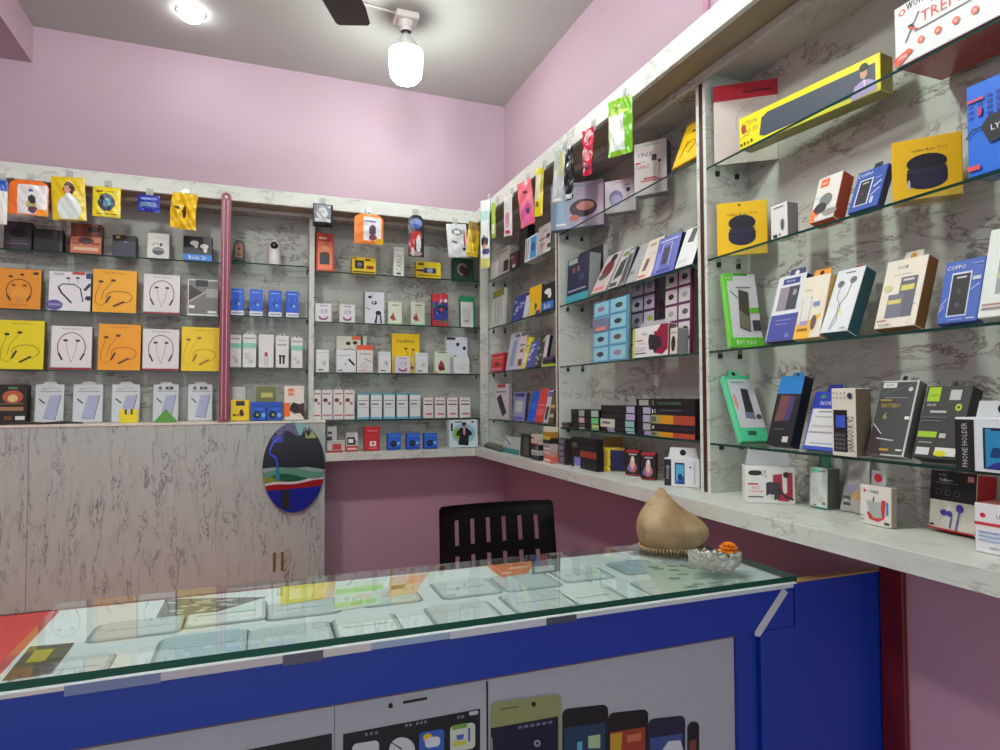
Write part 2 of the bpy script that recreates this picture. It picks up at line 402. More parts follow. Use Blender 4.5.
bottle_bulb('lit bottle-shaped lamp bulb above the left part of the glass counter', -.55, 1.15, 42)
bottle_bulb('lit bottle-shaped lamp bulb above the right part of the glass counter', .25, 1.15, 36)
pd = on_z(191, 12, ZC)
g = thing('ceiling_spotlight', 'small round recessed ceiling light, lit white', 'lamp', (pd.x, pd.y, ZC))
q = MB(); q.lathe([(.058, -.0005), (.060, -.004), (.052, -.007), (.048, -.005)], mat((235, 235, 235)), 28); q.build('rim', g)
q = MB(); q.lathe([(.050, -.004), (.050, -.014), (.044, -.026), (.030, -.036), (.0, -.040)], emis('lit_downlight', (1, 1, 1), 8), 28); q.build('lens', g)
# cable on the ceiling
c0 = on_z(363, 2, ZC); q = MB(); q.tube([(c0.x, c0.y, ZC-.006), (BX-.04, BY-.01, ZC-.006)], .0045, mat((225, 222, 220))); tag(q.build('ceiling_cable'), 'white cable running along the ceiling to the bulb holder', 'cable')
# fan: hub out of the frame, one blade tip in view
tipz = ZC-.33
t0 = on_z(340, 27, tipz); t1 = on_z(366, 24, tipz); s0 = on_z(318, -4, tipz); s1 = on_z(357, -4, tipz)
tc_ = (t0+t1)/2; scn = (s0+s1)/2; dirn = (scn-tc_).normalized(); hub = tc_+dirn*.60
fan = thing('ceiling_fan', 'dark brown ceiling fan, blade tip beside the hanging bulb', 'fan', (hub.x, hub.y, ZC))
M_FAN = mat((62, 46, 42), .35)
for k in range(3):
    a = math.atan2(-dirn.y, -dirn.x)+k*2*PI/3; ca, sa = math.cos(a), math.sin(a); q = MB(); pts = []
    for (x, y) in [(.13, -.055), (.30, -.075), (.50, -.078), (.585, -.068), (.60, -.056), (.60, .052), (.585, .06), (.45, .062), (.13, .045)]:
        pts.append((x*ca-y*sa, x*sa+y*ca, tipz-ZC+.004*(y/.06)))
    n = len(pts); up_ = [(x, y, z+.003) for x, y, z in pts]
    q.raw(pts+up_, [tuple(range(n))[::-1], tuple(range(n, 2*n))]+[(i, (i+1) % n, n+(i+1) % n, n+i) for i in range(n)], M_FAN); q.build('blade', fan)
q = MB(); q.lathe([(0, -.36), (.06, -.36), (.11, -.345), (.12, -.31), (.10, -.28), (.04, -.27), (0, -.27)], M_FAN, 28); q.build('motor_hub', fan)
q = MB(); q.lathe([(.012, -.28), (.012, -.06), (.05, -.055), (.035, -.001)], M_FAN, 16); q.build('down_rod', fan)

# ================================================================== SHELVING
def glass_shelf(name, label, lo, hi, edge_axis, group):
    """glass pane 8 mm thick, green front edge"""
    b = MB(); b.box(lo, hi, M_GLASS, 0, {edge_axis: M_EDGE}); o = b.build(name); return tag(o, label, 'glass shelf', group)
def bay_back(label, x0, x1, z0, zs, left=True, right=True, words='', xb=None):
    g = thing('shelving_bay', label, 'shelving', ((x0+x1)/2, YB, z0), 'shelving bays on the walls')
    boxpart('back_panel', (x0, YB-.006, z0), (xb or x1, YB+.006, ZFB-.0005), M_LAMB, g, 0)
    if left: boxpart('side_panel', (x0, YS, z0), (x0+.012, YB-.0061, ZFB-.0005), M_LAM, g, 0)
    if right: boxpart('side_panel', (x1-.012, YS, z0), (x1, YB-.0061, ZFB-.0005), M_LAM, g, 0)
    for z in zs:
        glass_shelf('glass_shelf', '%s glass shelf in the %s' % (('topmost', 'second', 'third', 'fourth')[zs.index(z)], words), (x0+.013, YS, z-.006), (x1-.013, YB-.007, z), 'front', 'glass shelves in the '+words)
        for sx in (x0+.0125, x1-.0205):
            for y in (YS+.03, YB-.05): boxpart('shelf_pin', (sx, y, z-.02), (sx+.008, y+.01, z-.0065), mat((60, 60, 60), .3, .6), g, 0)
    return g
xAB = xon(223, YS); xBC = xon(311, YS); xC1 = xon(484, YS); x0A = -1.75
ZA = [Z0+.632, Z0+.378, Z0+.120]; ZB_ = [Z0+.642, Z0+.388, Z0+.140]; ZCc = [Z0+.625, Z0+.373, Z0+.121, Z0-.115]
bay_back('left back-wall shelving bay stocked with neckband earphone boxes', x0A, xAB, ZL, ZA, words='left bay with neckband boxes')
bay_back('narrow back-wall shelving bay with two small cameras on top', xAB, xBC, ZL, ZB_, words='narrow bay with the two cameras')
bay_back('back-wall corner shelving bay of white cable boxes above the bottom board', xBC, xC1+.006, ZBT, ZCc, right=False, words='corner bay of white cable boxes', xb=XB-.0065)
b = MB(); b.box((xon(480.5, YS), YS-.001, ZBT+.0005), (XS+.004, YS+.012, ZFB-.019), M_LAM, .001); tag(b.build('corner_post'), 'white upright post between the two walls of shelves in the room corner', 'post')
def bay_right(label, y0, y1, zs, words, post0=True):
    """y0 far end, y1 near end"""
    g = thing('shelving_bay', label, 'shelving', (XB, (y0+y1)/2, ZBT), 'shelving bays on the walls')
    boxpart('back_panel', (XB-.006, y1, ZBT), (XB+.006, min(y0, YB-.0065) if y0 < YS else YB-.0065, ZFB-.0005), M_LAMB, g, 0)
    boxpart('side_panel', (XS, y0-.012, ZBT), (XB-.006, y0, ZFB-.0005), M_LAM, g, 0)
    boxpart('side_panel', (XS, y1, ZBT), (XB-.006, y1+.012, ZFB-.0005), M_LAM, g, 0)
    for z in zs:
        glass_shelf('glass_shelf', '%s glass shelf in the %s' % (('topmost', 'second', 'third', 'fourth')[zs.index(z)], words), (XS, y1+.013, z-.006), (XB-.007, y0-.013, z), 'left', 'glass shelves in the '+words)
        for sy in (y1+.0125, y0-.0205):
            for x in (XS+.03, XB-.05): boxpart('shelf_pin', (x, sy, z-.02), (x+.01, sy+.008, z-.0065), mat((60, 60, 60), .3, .6), g, 0)
    return g
yD0 = yon(488, XS); yDE = yon(557, XS); yEF0 = yon(702.5, XS); yEF1 = yon(706.5, XS)
ZD = [Z0+.624, Z0+.367, Z0+.128, Z0-.12]; ZE = [Z0+.671, Z0+.373, Z0+.123, Z0-.126]; ZF = [Z0+.633, Z0+.377, Z0+.123, Z0-.128]
yDE0 = yon(557.3, XS); yDE1 = yon(558.8, XS)
bay_right('farthest right-wall shelving bay next to the room corner', YS+.024, yDE0, ZD, 'right-wall bay next to the corner')
bay_right('middle right-wall shelving bay with black boxes stacked below', yDE1, yEF0, ZE, 'right-wall bay with stacked black boxes')
bay_right('nearest right-wall shelving bay with phones batteries and earbuds', yEF1, .20, ZF, 'nearest right-wall bay')
boxpart('dummy', (0, 0, 0), (.001, .001, .001), M_LAM) if False else None
b = MB(); b.box((XS+.0005, yEF1+.0005, ZBT+.001), (XS+.03, yEF0-.0005, ZFB-.001), mat((64, 36, 20))); tag(b.build('wooden_filler'), 'brown wooden filler strip in the gap of the nearest right-wall column', 'strip')
b = MB(); b.box((XS+.0005, yDE1+.0005, ZBT+.001), (XS+.016, yDE0-.0005, ZFB-.001), mat((80, 52, 30))); tag(b.build('wooden_filler'), 'thin brown wooden filler strip in the gap of the column nearer the corner', 'strip')
# fascias, soffits and boards
g = thing('shelf_fascia', 'white marble-look fascia beam over the back-wall shelving', 'shelf fascia', ((x0A+XF)/2, YF, ZFB))
boxpart('front_board', (x0A, YF, ZFB), (XF, YF+.016, ZFT), M_LAM, g, .001)
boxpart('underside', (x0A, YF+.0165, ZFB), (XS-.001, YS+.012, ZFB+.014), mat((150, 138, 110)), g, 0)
boxpart('top_panel', (x0A, YS+.0125, ZFB), (XS-.001, YW-.001, ZFB+.014), M_LAMB, g, 0)
boxpart('inner_rail', (x0A, YS-.014, ZFB-.018), (XS-.016, YS-.0005, ZFB-.0005), M_LAMB, g, .001)
g = thing('shelf_fascia', 'white marble-look fascia beam over the right-wall shelving', 'shelf fascia', (XF, 1.6, ZFB))
boxpart('front_board', (XF, .2, ZFB), (XF+.016, YF+.016, ZFT), M_LAM, g, .001)
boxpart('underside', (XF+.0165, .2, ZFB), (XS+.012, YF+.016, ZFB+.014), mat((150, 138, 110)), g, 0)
boxpart('top_panel', (XS+.0125, .2, ZFB), (XW-.001, YW-.001, ZFB+.014), M_LAMB, g, 0)
boxpart('inner_rail', (XS-.014, .2, ZFB-.022), (XS-.0005, YS-.02, ZFB-.0005), M_LAMB, g, .001)
xP = xon(325.5, YF)
b = MB(); b.box((xP+.001, YF, ZBB), (XF, YW-.001, ZBT), M_LAM, .001); tag(b.build('counter_board'), 'white marble-look bottom board along the back wall above pink wall', 'shelf board')
b = MB(); b.box((XF+.001, .2, ZBB), (XW-.001, YW-.001, ZBT), M_LAM, .001); tag(b.build('counter_board'), 'long white marble-look bottom board along the right wall', 'shelf board')
# left cabinet with the marble front
zPb = Z0-.87
g = thing('marble_cabinet', 'tall marble-look cabinet front with a thin ledge below the left shelves', 'cabinet', ((x0A+xP)/2, YF, zPb))
boxpart('front_panel', (x0A, YF, zPb), (xP, YF+.018, ZL-.0125), M_PANEL, g, .001)
boxpart('ledge_top', (x0A, YF-.004, ZL-.012), (xP, YB-.007, ZL), mat((222, 218, 205)), g, .002)
boxpart('end_panel', (xP-.018, YF+.0185, zPb), (xP, YS-.003, ZL-.0125), M_PANEL, g, .001)
xs_ = xon(30, YF); q = MB(); q.box((xs_-.001-g.location.x, -.0006, .002), (xs_+.001-g.location.x, .0, ZL-.014-zPb), mat((120, 112, 108))); q.build('panel_seam', g)
q = MB()
for px in (276, 284):
    x = xon(px, YF); q.box((x-.007-g.location.x, -.0016, on_y(280, 571, YF).z-zPb), (x+.006-g.location.x, -.0001, on_y(280, 552, YF).z-zPb), mat((120, 92, 40)))
q.build('brown_tape_mark', g)
# red low bench in front of the cabinet
g = thing('red_bench', 'bright red low platform in front of the marble cabinet', 'bench', (-.9, 2.4, 0))
M_RED = mat((246, 100, 96), .5)
boxpart('bench_top', (XL+.02, 1.62, zPb-.03), (.24, YF-.002, zPb-.002), M_RED, g, .004)
for x in (XL+.06, .14):
    for y in (1.68, YF-.1): boxpart('leg', (x, y, .0), (x+.06, y+.06, zPb-.0305), M_RED, g, .003)
# maroon strip on the divider
xs0 = xon(219, YF-.01); xs1 = xon(229, YF-.01)
zt = on_y(224, 193, YF).z; g = thing('hanging_strip', 'maroon grooved vertical strip with rounded drilled top on the left shelving', 'strip', ((xs0+xs1)/2, YF-.012, ZL+.002))
M_MAR = mat((140, 42, 66), .35); hw = (xs1-xs0)/2; q = MB(); H = zt-ZL-.002
pts = [(-hw, 0), (hw, 0)]+[(hw*math.cos(a), H-hw+hw*math.sin(a)) for a in [i*PI/10 for i in range(11)]]
q.raw([(x, 0, z) for x, z in pts]+[(x, .010, z) for x, z in pts], [tuple(range(len(pts)))]+[tuple(range(len(pts), 2*len(pts)))[::-1]]+[(i, i+len(pts), (i+1) % len(pts)+len(pts), (i+1) % len(pts)) for i in range(len(pts))], M_MAR); q.build('strip_body', g)
for x in (-hw*.45, hw*.35):
    q = MB(); q.box((x-.0018, -.0022, .01), (x+.0018, -.0001, H-hw*1.6), mat((215, 165, 185), .25), .0006); q.build('ridge', g)
q = MB(); q.raw([(math.cos(i*PI/8)*.006, -.0006, H-hw+math.sin(i*PI/8)*.006) for i in range(16)], [tuple(range(16))], mat((235, 225, 235))); q.build('drilled_hole', g)

# ================================================================== GLASS COUNTER
YC = 1.03; XR_ = XW-.03; ZG = Z0-.374
xg0 = xon(-8, YC, 700); xg0 = -.340; xg1 = 1.046; YG1 = 1.378; YG0 = YC-.012
g = thing('shop_counter', 'deep blue shop counter with a phone poster set in its front', 'counter', (.45, YC, 0))
zr = on_y(735, 636, YC).z; zt_ = ZG-.016
boxpart('top_rail', (xg0, YC, zr), (xon(790, YC), YC+.03, zt_), M_BLUE, g, .001)
xpl = xon(757, YC); xpr = xon(792, YC)
boxpart('front_post', (xpl, YC+.0005, 0), (xpr-.001, YC+.03, zr-.0005), M_BLUE, g, .001)
boxpart('post_return', (xon(737, YC)+.0, YC+.012, 0), (xpl-.0005, YC+.03, zr-.0005), M_BLUE, g, .001)
boxpart('side_panel', (xpr, YC+.001, 0), (xon(876, YC), YC+.022, zt_-.004), M_BLUE, g, .001)
boxpart('counter_top', (xg0, YC+.0305, zt_-.016), (xpr-.001, YG1, zt_), mat((190, 190, 186)), g, .001)
boxpart('back_panel', (xg0, YG1-.02, 0), (xpr-.001, YG1, zt_-.0165), M_BLUE, g, .001)
boxpart('bottom_rail', (xg0, YC, 0), (xon(737, YC)-.0005, YC+.03, .10), M_BLUE, g, .001)
boxpart('left_post', (xg0, YC+.0005, .1005), (xg0+.02, YC+.03, zr-.0005), M_BLUE, g, .001)
# cream corner edge of the side cabinet
boxpart('raw_edge', (xpr+.001, YC+.0012, zt_-.0035), (xon(874, YC), YC+.021, zt_-.0005), mat((190, 150, 95)), g, 0)
YP = YC+.020
gp = MB(); X0p, X1p = xg0+.021, xon(737, YC)-.001
boxpart('recess_shade_strip', (X0p, YC+.012, zr-.0075), (X1p, YC+.0195, zr-.0006), mat((104, 80, 80)), g, 0)  # brown-red strip stands in for the shade in the recess under the rail
gp.box((X0p, YP, .101), (X1p, YP+.006, zr-.0006), mat((168, 172, 178), .45))
def pp(pts, c, k):
    gp.face([(lambda q_: (q_.x, YP-.0004-k*.00012, q_.z))(on_y(a, b_, YP)) for a, b_ in pts], mat(c, .35))
def rr_(x0, y0, x1, y1, dy, rad, n=5):
    """rounded rectangle following the slope dy (rows per column) of the poster"""
    out = []
    for cx, cy, a0 in ((x1-rad, y0+rad, -90), (x1-rad, y1-rad, 0), (x0+rad, y1-rad, 90), (x0+rad, y0+rad, 180)):
        for i in range(n+1):
            a = math.radians(a0+90*i/n); X = cx+rad*math.cos(a); out.append((X, cy+rad*math.sin(a)+(X-x0)*dy))
    return out
SL = -.165
pp([(240, 751+.165*0), (332, 733), (332, 800), (240, 800)], (18, 18, 22), 1)                       # black screen of the first phone
pp([(334, 706), (335, 706), (335, 800), (334, 800)], (110, 112, 120), 1)
pp([(343, 734), (480, 708.5), (480, 810), (343, 810)], (14, 16, 24), 2)                            # screen of the white phone
pp([(389, 703), (392, 703), (393, 706), (392, 708), (389, 708), (388, 706)], (12, 12, 14), 3)
pp([(403, 701), (427, 696.6), (427, 699.4), (403, 703.8)], (14, 14, 16), 3)
pp([(414, 690), (416, 689.7), (416, 692), (414, 692.3)], (20, 20, 22), 3)
pp([(486, 680), (488, 682), (488.5, 800), (487, 800)], (30, 30, 34), 3)
pp(rr_(352, 744, 379, 770, SL, 5), (196, 198, 202), 4)
pp([(402+13*math.cos(a), 750+13*math.sin(a)*1.0) for a in [i*PI/12 for i in range(24)]], (200, 200, 204), 4)
pp([(390, 742), (391, 741.5), (402, 748), (401.5, 749.5)], (20, 20, 20), 5)
pp(rr_(419, 732.5, 444, 760, SL, 4), (46, 96, 180), 4)
pp([(428+5*math.cos(a), 738+5*math.sin(a)) for a in [i*PI/8 for i in range(16)]], (226, 178, 40), 5)
pp(rr_(425, 738, 440, 748, SL, 4), (206, 212, 222), 6)
pp(rr_(450, 726, 475, 752, SL, 4), (196, 206, 190), 4)
pp([(452, 725.5), (467, 722.5), (467, 727), (452, 730)], (110, 160, 70), 5)
pp([(456, 735), (464, 733.5), (463, 739), (457, 740)], (70, 100, 180), 5)
pp([(468, 728), (470, 727.6), (470, 741), (468, 741.4)], (60, 80, 170), 5)
pp([(453, 742), (466, 739.5), (466, 744), (453, 746.5)], (200, 196, 60), 5)
pp(rr_(469, 711.5, 478, 715.5, SL, 1.5), (190, 192, 196), 5)
for i, (a, b_) in enumerate([(365, 733), (370, 732), (375, 731.2), (405, 724), (409, 723.3), (416, 722), (420, 721.3), (424, 720.5), (457, 716), (461, 715.3)]): pp([(a, b_), (a+2.6, b_-.5), (a+2.6, b_+2.3), (a, b_+2.8)], (120, 122, 128), 5)
pp(rr_(489.5, 701, 562, 830, -.125, 7), (150, 152, 156), 3)                                          # gold phone rim
pp(rr_(490.5, 702.5, 560.5, 830, -.125, 6), (142, 146, 96), 4)
pp([(490.5, 728), (558, 716), (558, 800), (490.5, 800)], (14, 16, 48), 5)
pp([(533.5+2.3*math.cos(a), 704+2.6*math.sin(a)) for a in [i*PI/7 for i in range(14)]], (16, 18, 16), 5)
pp([(500, 708.5), (518, 706), (518, 707), (500, 709.5)], (60, 62, 50), 5)
for a in range(6): pp([(518+a*6, 726-a*1.0), (522+a*6, 725.3-a*1.0), (522+a*6, 728-a), (518+a*6, 728.7-a)], (110, 112, 140), 6)
pp([(537+3.4*math.cos(a), 743+3.6*math.sin(a)) for a in [i*PI/7 for i in range(14)]], (150, 152, 170), 6)
pp([(537+1.5*math.cos(a), 743+1.6*math.sin(a)) for a in [i*PI/7 for i in range(14)]], (14, 16, 48), 7)
pp([(491, 737), (492, 737), (493, 760), (491, 760)], (150, 152, 170), 6)
for (x0, y0, x1, c1, c2) in [(562, 709, 608, (20, 22, 26), (30, 60, 90)), (608, 713, 648, (22, 22, 26), (150, 60, 40)), (648, 719, 685, (26, 34, 60), (60, 80, 140)), (687, 722, 699, (30, 28, 34), (120, 60, 50))]:
    pp(rr_(x0, y0, x1, 830, -.11, 6), c1, 3)
    pp([(x0+2, y0+19), (x1-3, y0+19-(x1-x0)*.13), (x1-3, 830), (x0+2, 830)], c2, 4)
pp([(577, 742), (582, 741), (582, 752), (577, 752)], (90, 170, 200), 5); pp([(588, 736), (600, 734), (600, 748), (588, 748)], (170, 190, 150), 5)
pp([(610, 734), (622, 732), (618, 800), (610, 800)], (190, 150, 40), 5); pp([(627, 735), (641, 732.5), (641, 740), (627, 742)], (190, 110, 80), 5)
pp([(662, 750), (668, 741), (680, 740), (683, 750)], (200, 205, 215), 5)
po = gp.build('phone_poster', None); po.parent = g; po.matrix_parent_inverse = Matrix.Translation(-g.location)
po['label'] = 'grey-white poster printed with a row of mobile phones'
# white tape across the corner
pa = on_y(785, 590, YC-.001); pb_ = on_y(757, 634, YC-.001)
q = MB(); dv = (pa-pb_).normalized(); nn = Vector((dv.z, 0, -dv.x))*.0085
q.raw([pa+nn, pa-nn, pb_-nn, pb_-nn*.3-dv*.006, pb_+nn]+[v+Vector((0, -.0016, 0)) for v in (pa+nn, pa-nn, pb_-nn, pb_-nn*.3-dv*.006, pb_+nn)], [(0, 1, 2, 3, 4), (9, 8, 7, 6, 5)]+[(i, i+5, (i+1) % 5+5, (i+1) % 5) for i in range(5)], mat((196, 198, 206), .5))
wt = q.build('white_tape', g); wt.location = -g.location; wt['label'] = 'strip of white tape stuck diagonally on the corner'
# red post by the wall
tag(boxpart('dark_red_post', (XW-.014, YC-.056, 0), (XW-.0008, YC-.001, ZBB-.002), mat((110, 18, 24), .5)), 'dark red upright strip between blue counter and the pink wall', 'post')
# liner, sheets and glass
GX = lambda px, py: on_z(px, py, ZG)
ln = MB(); ZLi = zt_+.0006
ln.box((xg0+.002, YG0-.002, ZLi), (xg1-.002, YG1-.003, ZLi+.0012), mat((226, 230, 234), .5))
def zpoly(mb, pts, z, c, rough=.5): mb.face([(q_[0], q_[1], z) for q_ in pts], mat(c, rough))
def rect_r(x0, y0, x1, y1, rad=.015, sk=.0, n=4):
    out = []
    for cx, cy, a0 in ((x1-rad, y0+rad, -90), (x1-rad, y1-rad, 0), (x0+rad, y1-rad, 90), (x0+rad, y0+rad, 180)):
        for i in range(n+1):
            a = math.radians(a0+90*i/n); out.append((cx+rad*math.cos(a)+(cy+rad*math.sin(a)-y0)*sk, cy+rad*math.sin(a)))
    return out
rg = random.Random(4); zz = ZLi+.00135
for i in range(10):
    for j in range(3):
        x = xg0+.04+i*.145+rg.uniform(-.02, .02)+(j % 2)*.05; y = YC+.012+j*.145+rg.uniform(-.008, .012)
        w_ = rg.uniform(.095, .125); h_ = rg.uniform(.08, .112)
        if x+w_ > xg1-.01 or y+h_ > YG1-.01: continue
        zpoly(ln, rect_r(x-.010, y-.012, x+w_+.006, y+h_-.004), zz, (132, 146, 152)); zpoly(ln, rect_r(x-.004, y-.004, x+w_+.002, y+h_-.002), zz+.0001, (176, 190, 194))
        zpoly(ln, rect_r(x, y+.004, x+w_-.004, y+h_+.002), zz+.0002, rg.choice([(206, 212, 214), (180, 200, 212), (224, 228, 228), (160, 184, 200), (196, 206, 208)]))
        if rg.random() < .6: zpoly(ln, rect_r(x+.01, y+h_*.45, x+w_-.014, y+h_*.5, .002), zz+.0003, (150, 166, 176))
# the folded front lip
for (a, b_, c, dz) in [(-6, 70, (214, 205, 200), .004), (70, 165, (120, 132, 170), .012), (165, 285, (196, 188, 192), .010), (285, 325, (90, 84, 104), .014), (325, 372, (206, 200, 196), .010), (372, 450, (150, 172, 196), .009), (450, 545, (196, 200, 206), .010), (545, 575, (70, 74, 90), .010), (575, 790, (196, 204, 206), .006)]:
    xa, xb_ = xon(a, YG0-.003), xon(b_, YG0-.003)
    if xb_ > xg1: xb_ = xg1-.002
    ln.box((xa, YG0-.0032, zt_-dz), (xb_, YG0-.0022, ZLi+.0011), mat(c))
liner = tag(ln.build('printed_liner'), 'pale blue-grey tile-pattern sheet lying under the counter glass', 'liner sheet')
def sheet(label, cat, corners, ops, base, k=0):
    P = [GX(*c) for c in corners]      # photo corners: near-left, near-right, far-right, far-left
    z = ZLi+.0019+.0004*k; q = MB(); P = [Vector((min(xg1-.004, max(xg0+.004, v.x)), min(YG1-.004, max(YG0+.002, v.y)), 0)) for v in P]
    q.raw([(v.x, v.y, z) for v in P]+[(v.x, v.y, z+.0003) for v in P], [(3, 2, 1, 0), (4, 5, 6, 7), (0, 1, 5, 4), (1, 2, 6, 5), (2, 3, 7, 6), (3, 0, 4, 7)], mat(base))
    def bl(u, v): a = P[0].lerp(P[1], u); c = P[3].lerp(P[2], u); s_ = a.lerp(c, v); return s_.x, s_.y
    for n_, op in enumerate(ops):
        _, u0, v0, u1, v1, c = op; zpoly(q, [bl(u0, v0), bl(u1, v0), bl(u1, v1), bl(u0, v1)], z+.00035+.00003*n_, c)
    return tag(q.build('flyer'), label, cat, 'papers under the counter glass')
rr0 = random.Random(3)
sheet('dark olive flyer with a yellow block at the left end under the glass', 'flyer', [(2, 671), (52, 664), (75, 634), (30, 638)], [r(.2, .45, .62, .85, (196, 176, 20)), r(.05, .1, .9, .3, (80, 74, 50)), r(.66, .5, .95, .8, (110, 100, 80))], (84, 78, 52))
sheet('dark grey leaflet with scattered white print near the back of the glass', 'flyer', [(156, 610), (218, 604), (266, 590), (166, 592)], [r(a, b_, a+.1, b_+.09, (200, 205, 200)) for a, b_ in [(rr0.uniform(.02, .88), rr0.uniform(.05, .85)) for _ in range(22)]], (96, 104, 100))
sheet('bright yellow flyer at the back edge of the counter glass', 'flyer', [(280, 598), (322, 592), (330, 574), (280, 578)], [r(.2, .2, .7, .8, (240, 225, 120)), r(.75, .1, .95, .9, (240, 200, 60))], (232, 212, 40), 1)
sheet('peach-coloured slip beside the yellow flyer under the glass', 'flyer', [(322, 592), (332, 591), (336, 574), (326, 575)], [], (232, 196, 160), 0)
sheet('pale green striped flyer under the middle of the glass', 'flyer', [(334, 604), (380, 597), (384, 572), (336, 577)], [r(0, .55, 1, .75, (170, 220, 120)), r(.0, .1, .9, .25, (180, 220, 130))], (214, 226, 214))
sheet('orange and brown flyer at the back edge near the chair', 'flyer', [(386, 590), (415, 586), (430, 566), (390, 571)], [r(.1, .3, .5, .5, (150, 130, 60)), r(.5, .5, .95, .9, (235, 150, 110))], (226, 190, 160))
sheet('orange handwritten flyer under the glass below the chair slots', 'flyer', [(502, 571), (528, 567), (528, 551), (482, 557)], [r(.1, .2, .4, .3, (240, 200, 170)), r(.4, .5, .9, .6, (240, 200, 170)), r(.3, .75, .8, .85, (180, 80, 40))], (222, 122, 70))
sheet('dark edged photo print under the glass right of the orange flyer', 'flyer', [(532, 568), (560, 565), (556, 550), (528, 553)], [r(.1, .1, .8, .5, (190, 200, 205))], (96, 110, 118))
sheet('large pale teal leaf-patterned sheet under the beige ornament', 'flyer', [(662, 588), (760, 578), (728, 562), (640, 556)], [r(a, b_, a+.12, b_+.06, (120, 140, 128)) for a, b_ in [(rr0.uniform(.02, .85), rr0.uniform(.05, .9)) for _ in range(26)]], (186, 200, 190))
b = MB(); b.box((xg0, YG0, ZLi+.0042), (xg1, YG1, ZG+.0), M_TOPG, 0, {'front': M_EDGET, 'right': M_EDGET})
tag(b.build('counter_glass'), 'long sheet of thick glass with dark green edge on the blue counter', 'glass top')

# ================================================================== OBJECTS ON THE COUNTER
# pointed beige ornament
oc = on_z(675, 551, ZG)
g = thing('ornament', 'pointed sandy beige ornament with ribbed base beside the marigold', 'ornament', (oc.x, oc.y+.015, ZG))
m_, nt, bb_ = nodes_mat('sandy_beige')
N = nt.nodes; n1 = N.new('ShaderNodeTexNoise'); n1.inputs['Scale'].default_value = 14; n1.inputs['Detail'].default_value = 6
tcn = N.new('ShaderNodeTexCoord'); nt.links.new(tcn.outputs['Object'], n1.inputs['Vector'])
rp = N.new('ShaderNodeValToRGB'); rp.color_ramp.elements[0].position = .35; rp.color_ramp.elements[0].color = rgb((150, 120, 84)); rp.color_ramp.elements[1].position = .7; rp.color_ramp.elements[1].color = rgb((196, 172, 134))
nt.links.new(n1.outputs[0], rp.inputs[0]); nt.links.new(rp.outputs[0], bb_.inputs['Base Color']); bb_.inputs['Roughness'].default_value = .8
M_BEIGE = m_
def orn_px(px, py): v = on_y(px, py, oc.y+.0); return v
depth_o = (oc-CAM).dot(FW); S1 = depth_o/F        # metres per pixel at the ornament
q = MB(); nlev = 22; nseg = 36; vs = []
# silhouette columns (left, right) in pixels from the base centre 670, rows measured from the base row 553
sil = [(0, -24, 22), (3, -28, 26), (7, -31, 31), (12, -34, 36.5), (18, -35, 38), (24, -35, 36), (29, -34, 31), (34, -32.5, 24), (39, -30, 16), (44, -26, 8.5), (49, -22, 3), (54, -18, -1.5), (59, -13.5, -5), (62, -11, -7.5)]
for (hh, a, c) in sil:
    cx = (a+c)/2*S1; rx = (c-a)/2*S1
    for k in range(nseg):
        an = 2*PI*k/nseg; ry = rx*(.80+.1*math.cos(an))*(1 if hh > 20 else .9)
        rib = 1+.015*math.sin(an*26)*(1 if hh < 10 else 0)
        vs.append((RT.x*(cx+rx*rib*math.cos(an))+(-RT.y)*ry*math.sin(an)*rib*1.0, RT.y*(cx+rx*rib*math.cos(an))+RT.x*ry*math.sin(an)*rib, hh*S1+.001))
fs = [(i*nseg+k, i*nseg+(k+1) % nseg, (i+1)*nseg+(k+1) % nseg, (i+1)*nseg+k) for i in range(len(sil)-1) for k in range(nseg)]
fs += [tuple(range(nseg))[::-1], tuple((len(sil)-1)*nseg+k for k in range(nseg))]
q.raw(vs, fs, M_BEIGE, True); body = q.build('ornament_body', g)
sm_ = body.modifiers.new('s', 'SUBSURF'); sm_.levels = 1; sm_.render_levels = 1
q = MB()
for k in range(56):
    an = 2*PI*k/56; cx = .5*S1; x = cx+30.5*S1*math.cos(an); y = 23.5*S1*math.sin(an)
    q.tube([(RT.x*x-RT.y*y, RT.y*x+RT.x*y, .003), (RT.x*(x*1.04)-RT.y*y*1.04, RT.y*x*1.04+RT.x*y*1.04, .007), (RT.x*x*1.08-RT.y*y*1.08, RT.y*x*1.08+RT.x*y*1.08, .013)], .0026, M_BEIGE, 6)
q.build('ribbed_rim', g)
q = MB()
for (px, py, rad, c) in [(677, 539, .0016, (60, 40, 30)), (696, 539, .0016, (60, 40, 30)), (650, 508, .0022, (160, 96, 70)), (671, 514, .0026, (170, 110, 90))]:
    # dark dots pressed into the surface facing the viewer
    hh = 554-py; a = c_ = 0
    for i in range(len(sil)-1):
        if sil[i][0] <= hh <= sil[i+1][0]:
            tt = (hh-sil[i][0])/(sil[i+1][0]-sil[i][0]); a = sil[i][1]+(sil[i+1][1]-sil[i][1])*tt; c_ = sil[i][2]+(sil[i+1][2]-sil[i][2])*tt
    cx = (a+c_)/2; rx = (c_-a)/2; x = px-672; co = max(-.95, min(.95, (x-cx)/rx)); si = -math.sqrt(1-co*co)
    Y_ = rx*(.80+.1*co)*si; X_ = x*S1; Y_ *= S1
    ctr = Vector((RT.x*X_-RT.y*Y_, RT.y*X_+RT.x*Y_, hh*S1+.001)); out_ = Vector((RT.y*1.0, -RT.x, 0))*1.0
    q.lathe([(0, -rad*.8), (rad*.8, -rad*.4), (rad, 0), (rad*.8, rad*.4), (0, rad*.8)], mat(c), 10, tuple(ctr))
q.build('dark_spot', g)
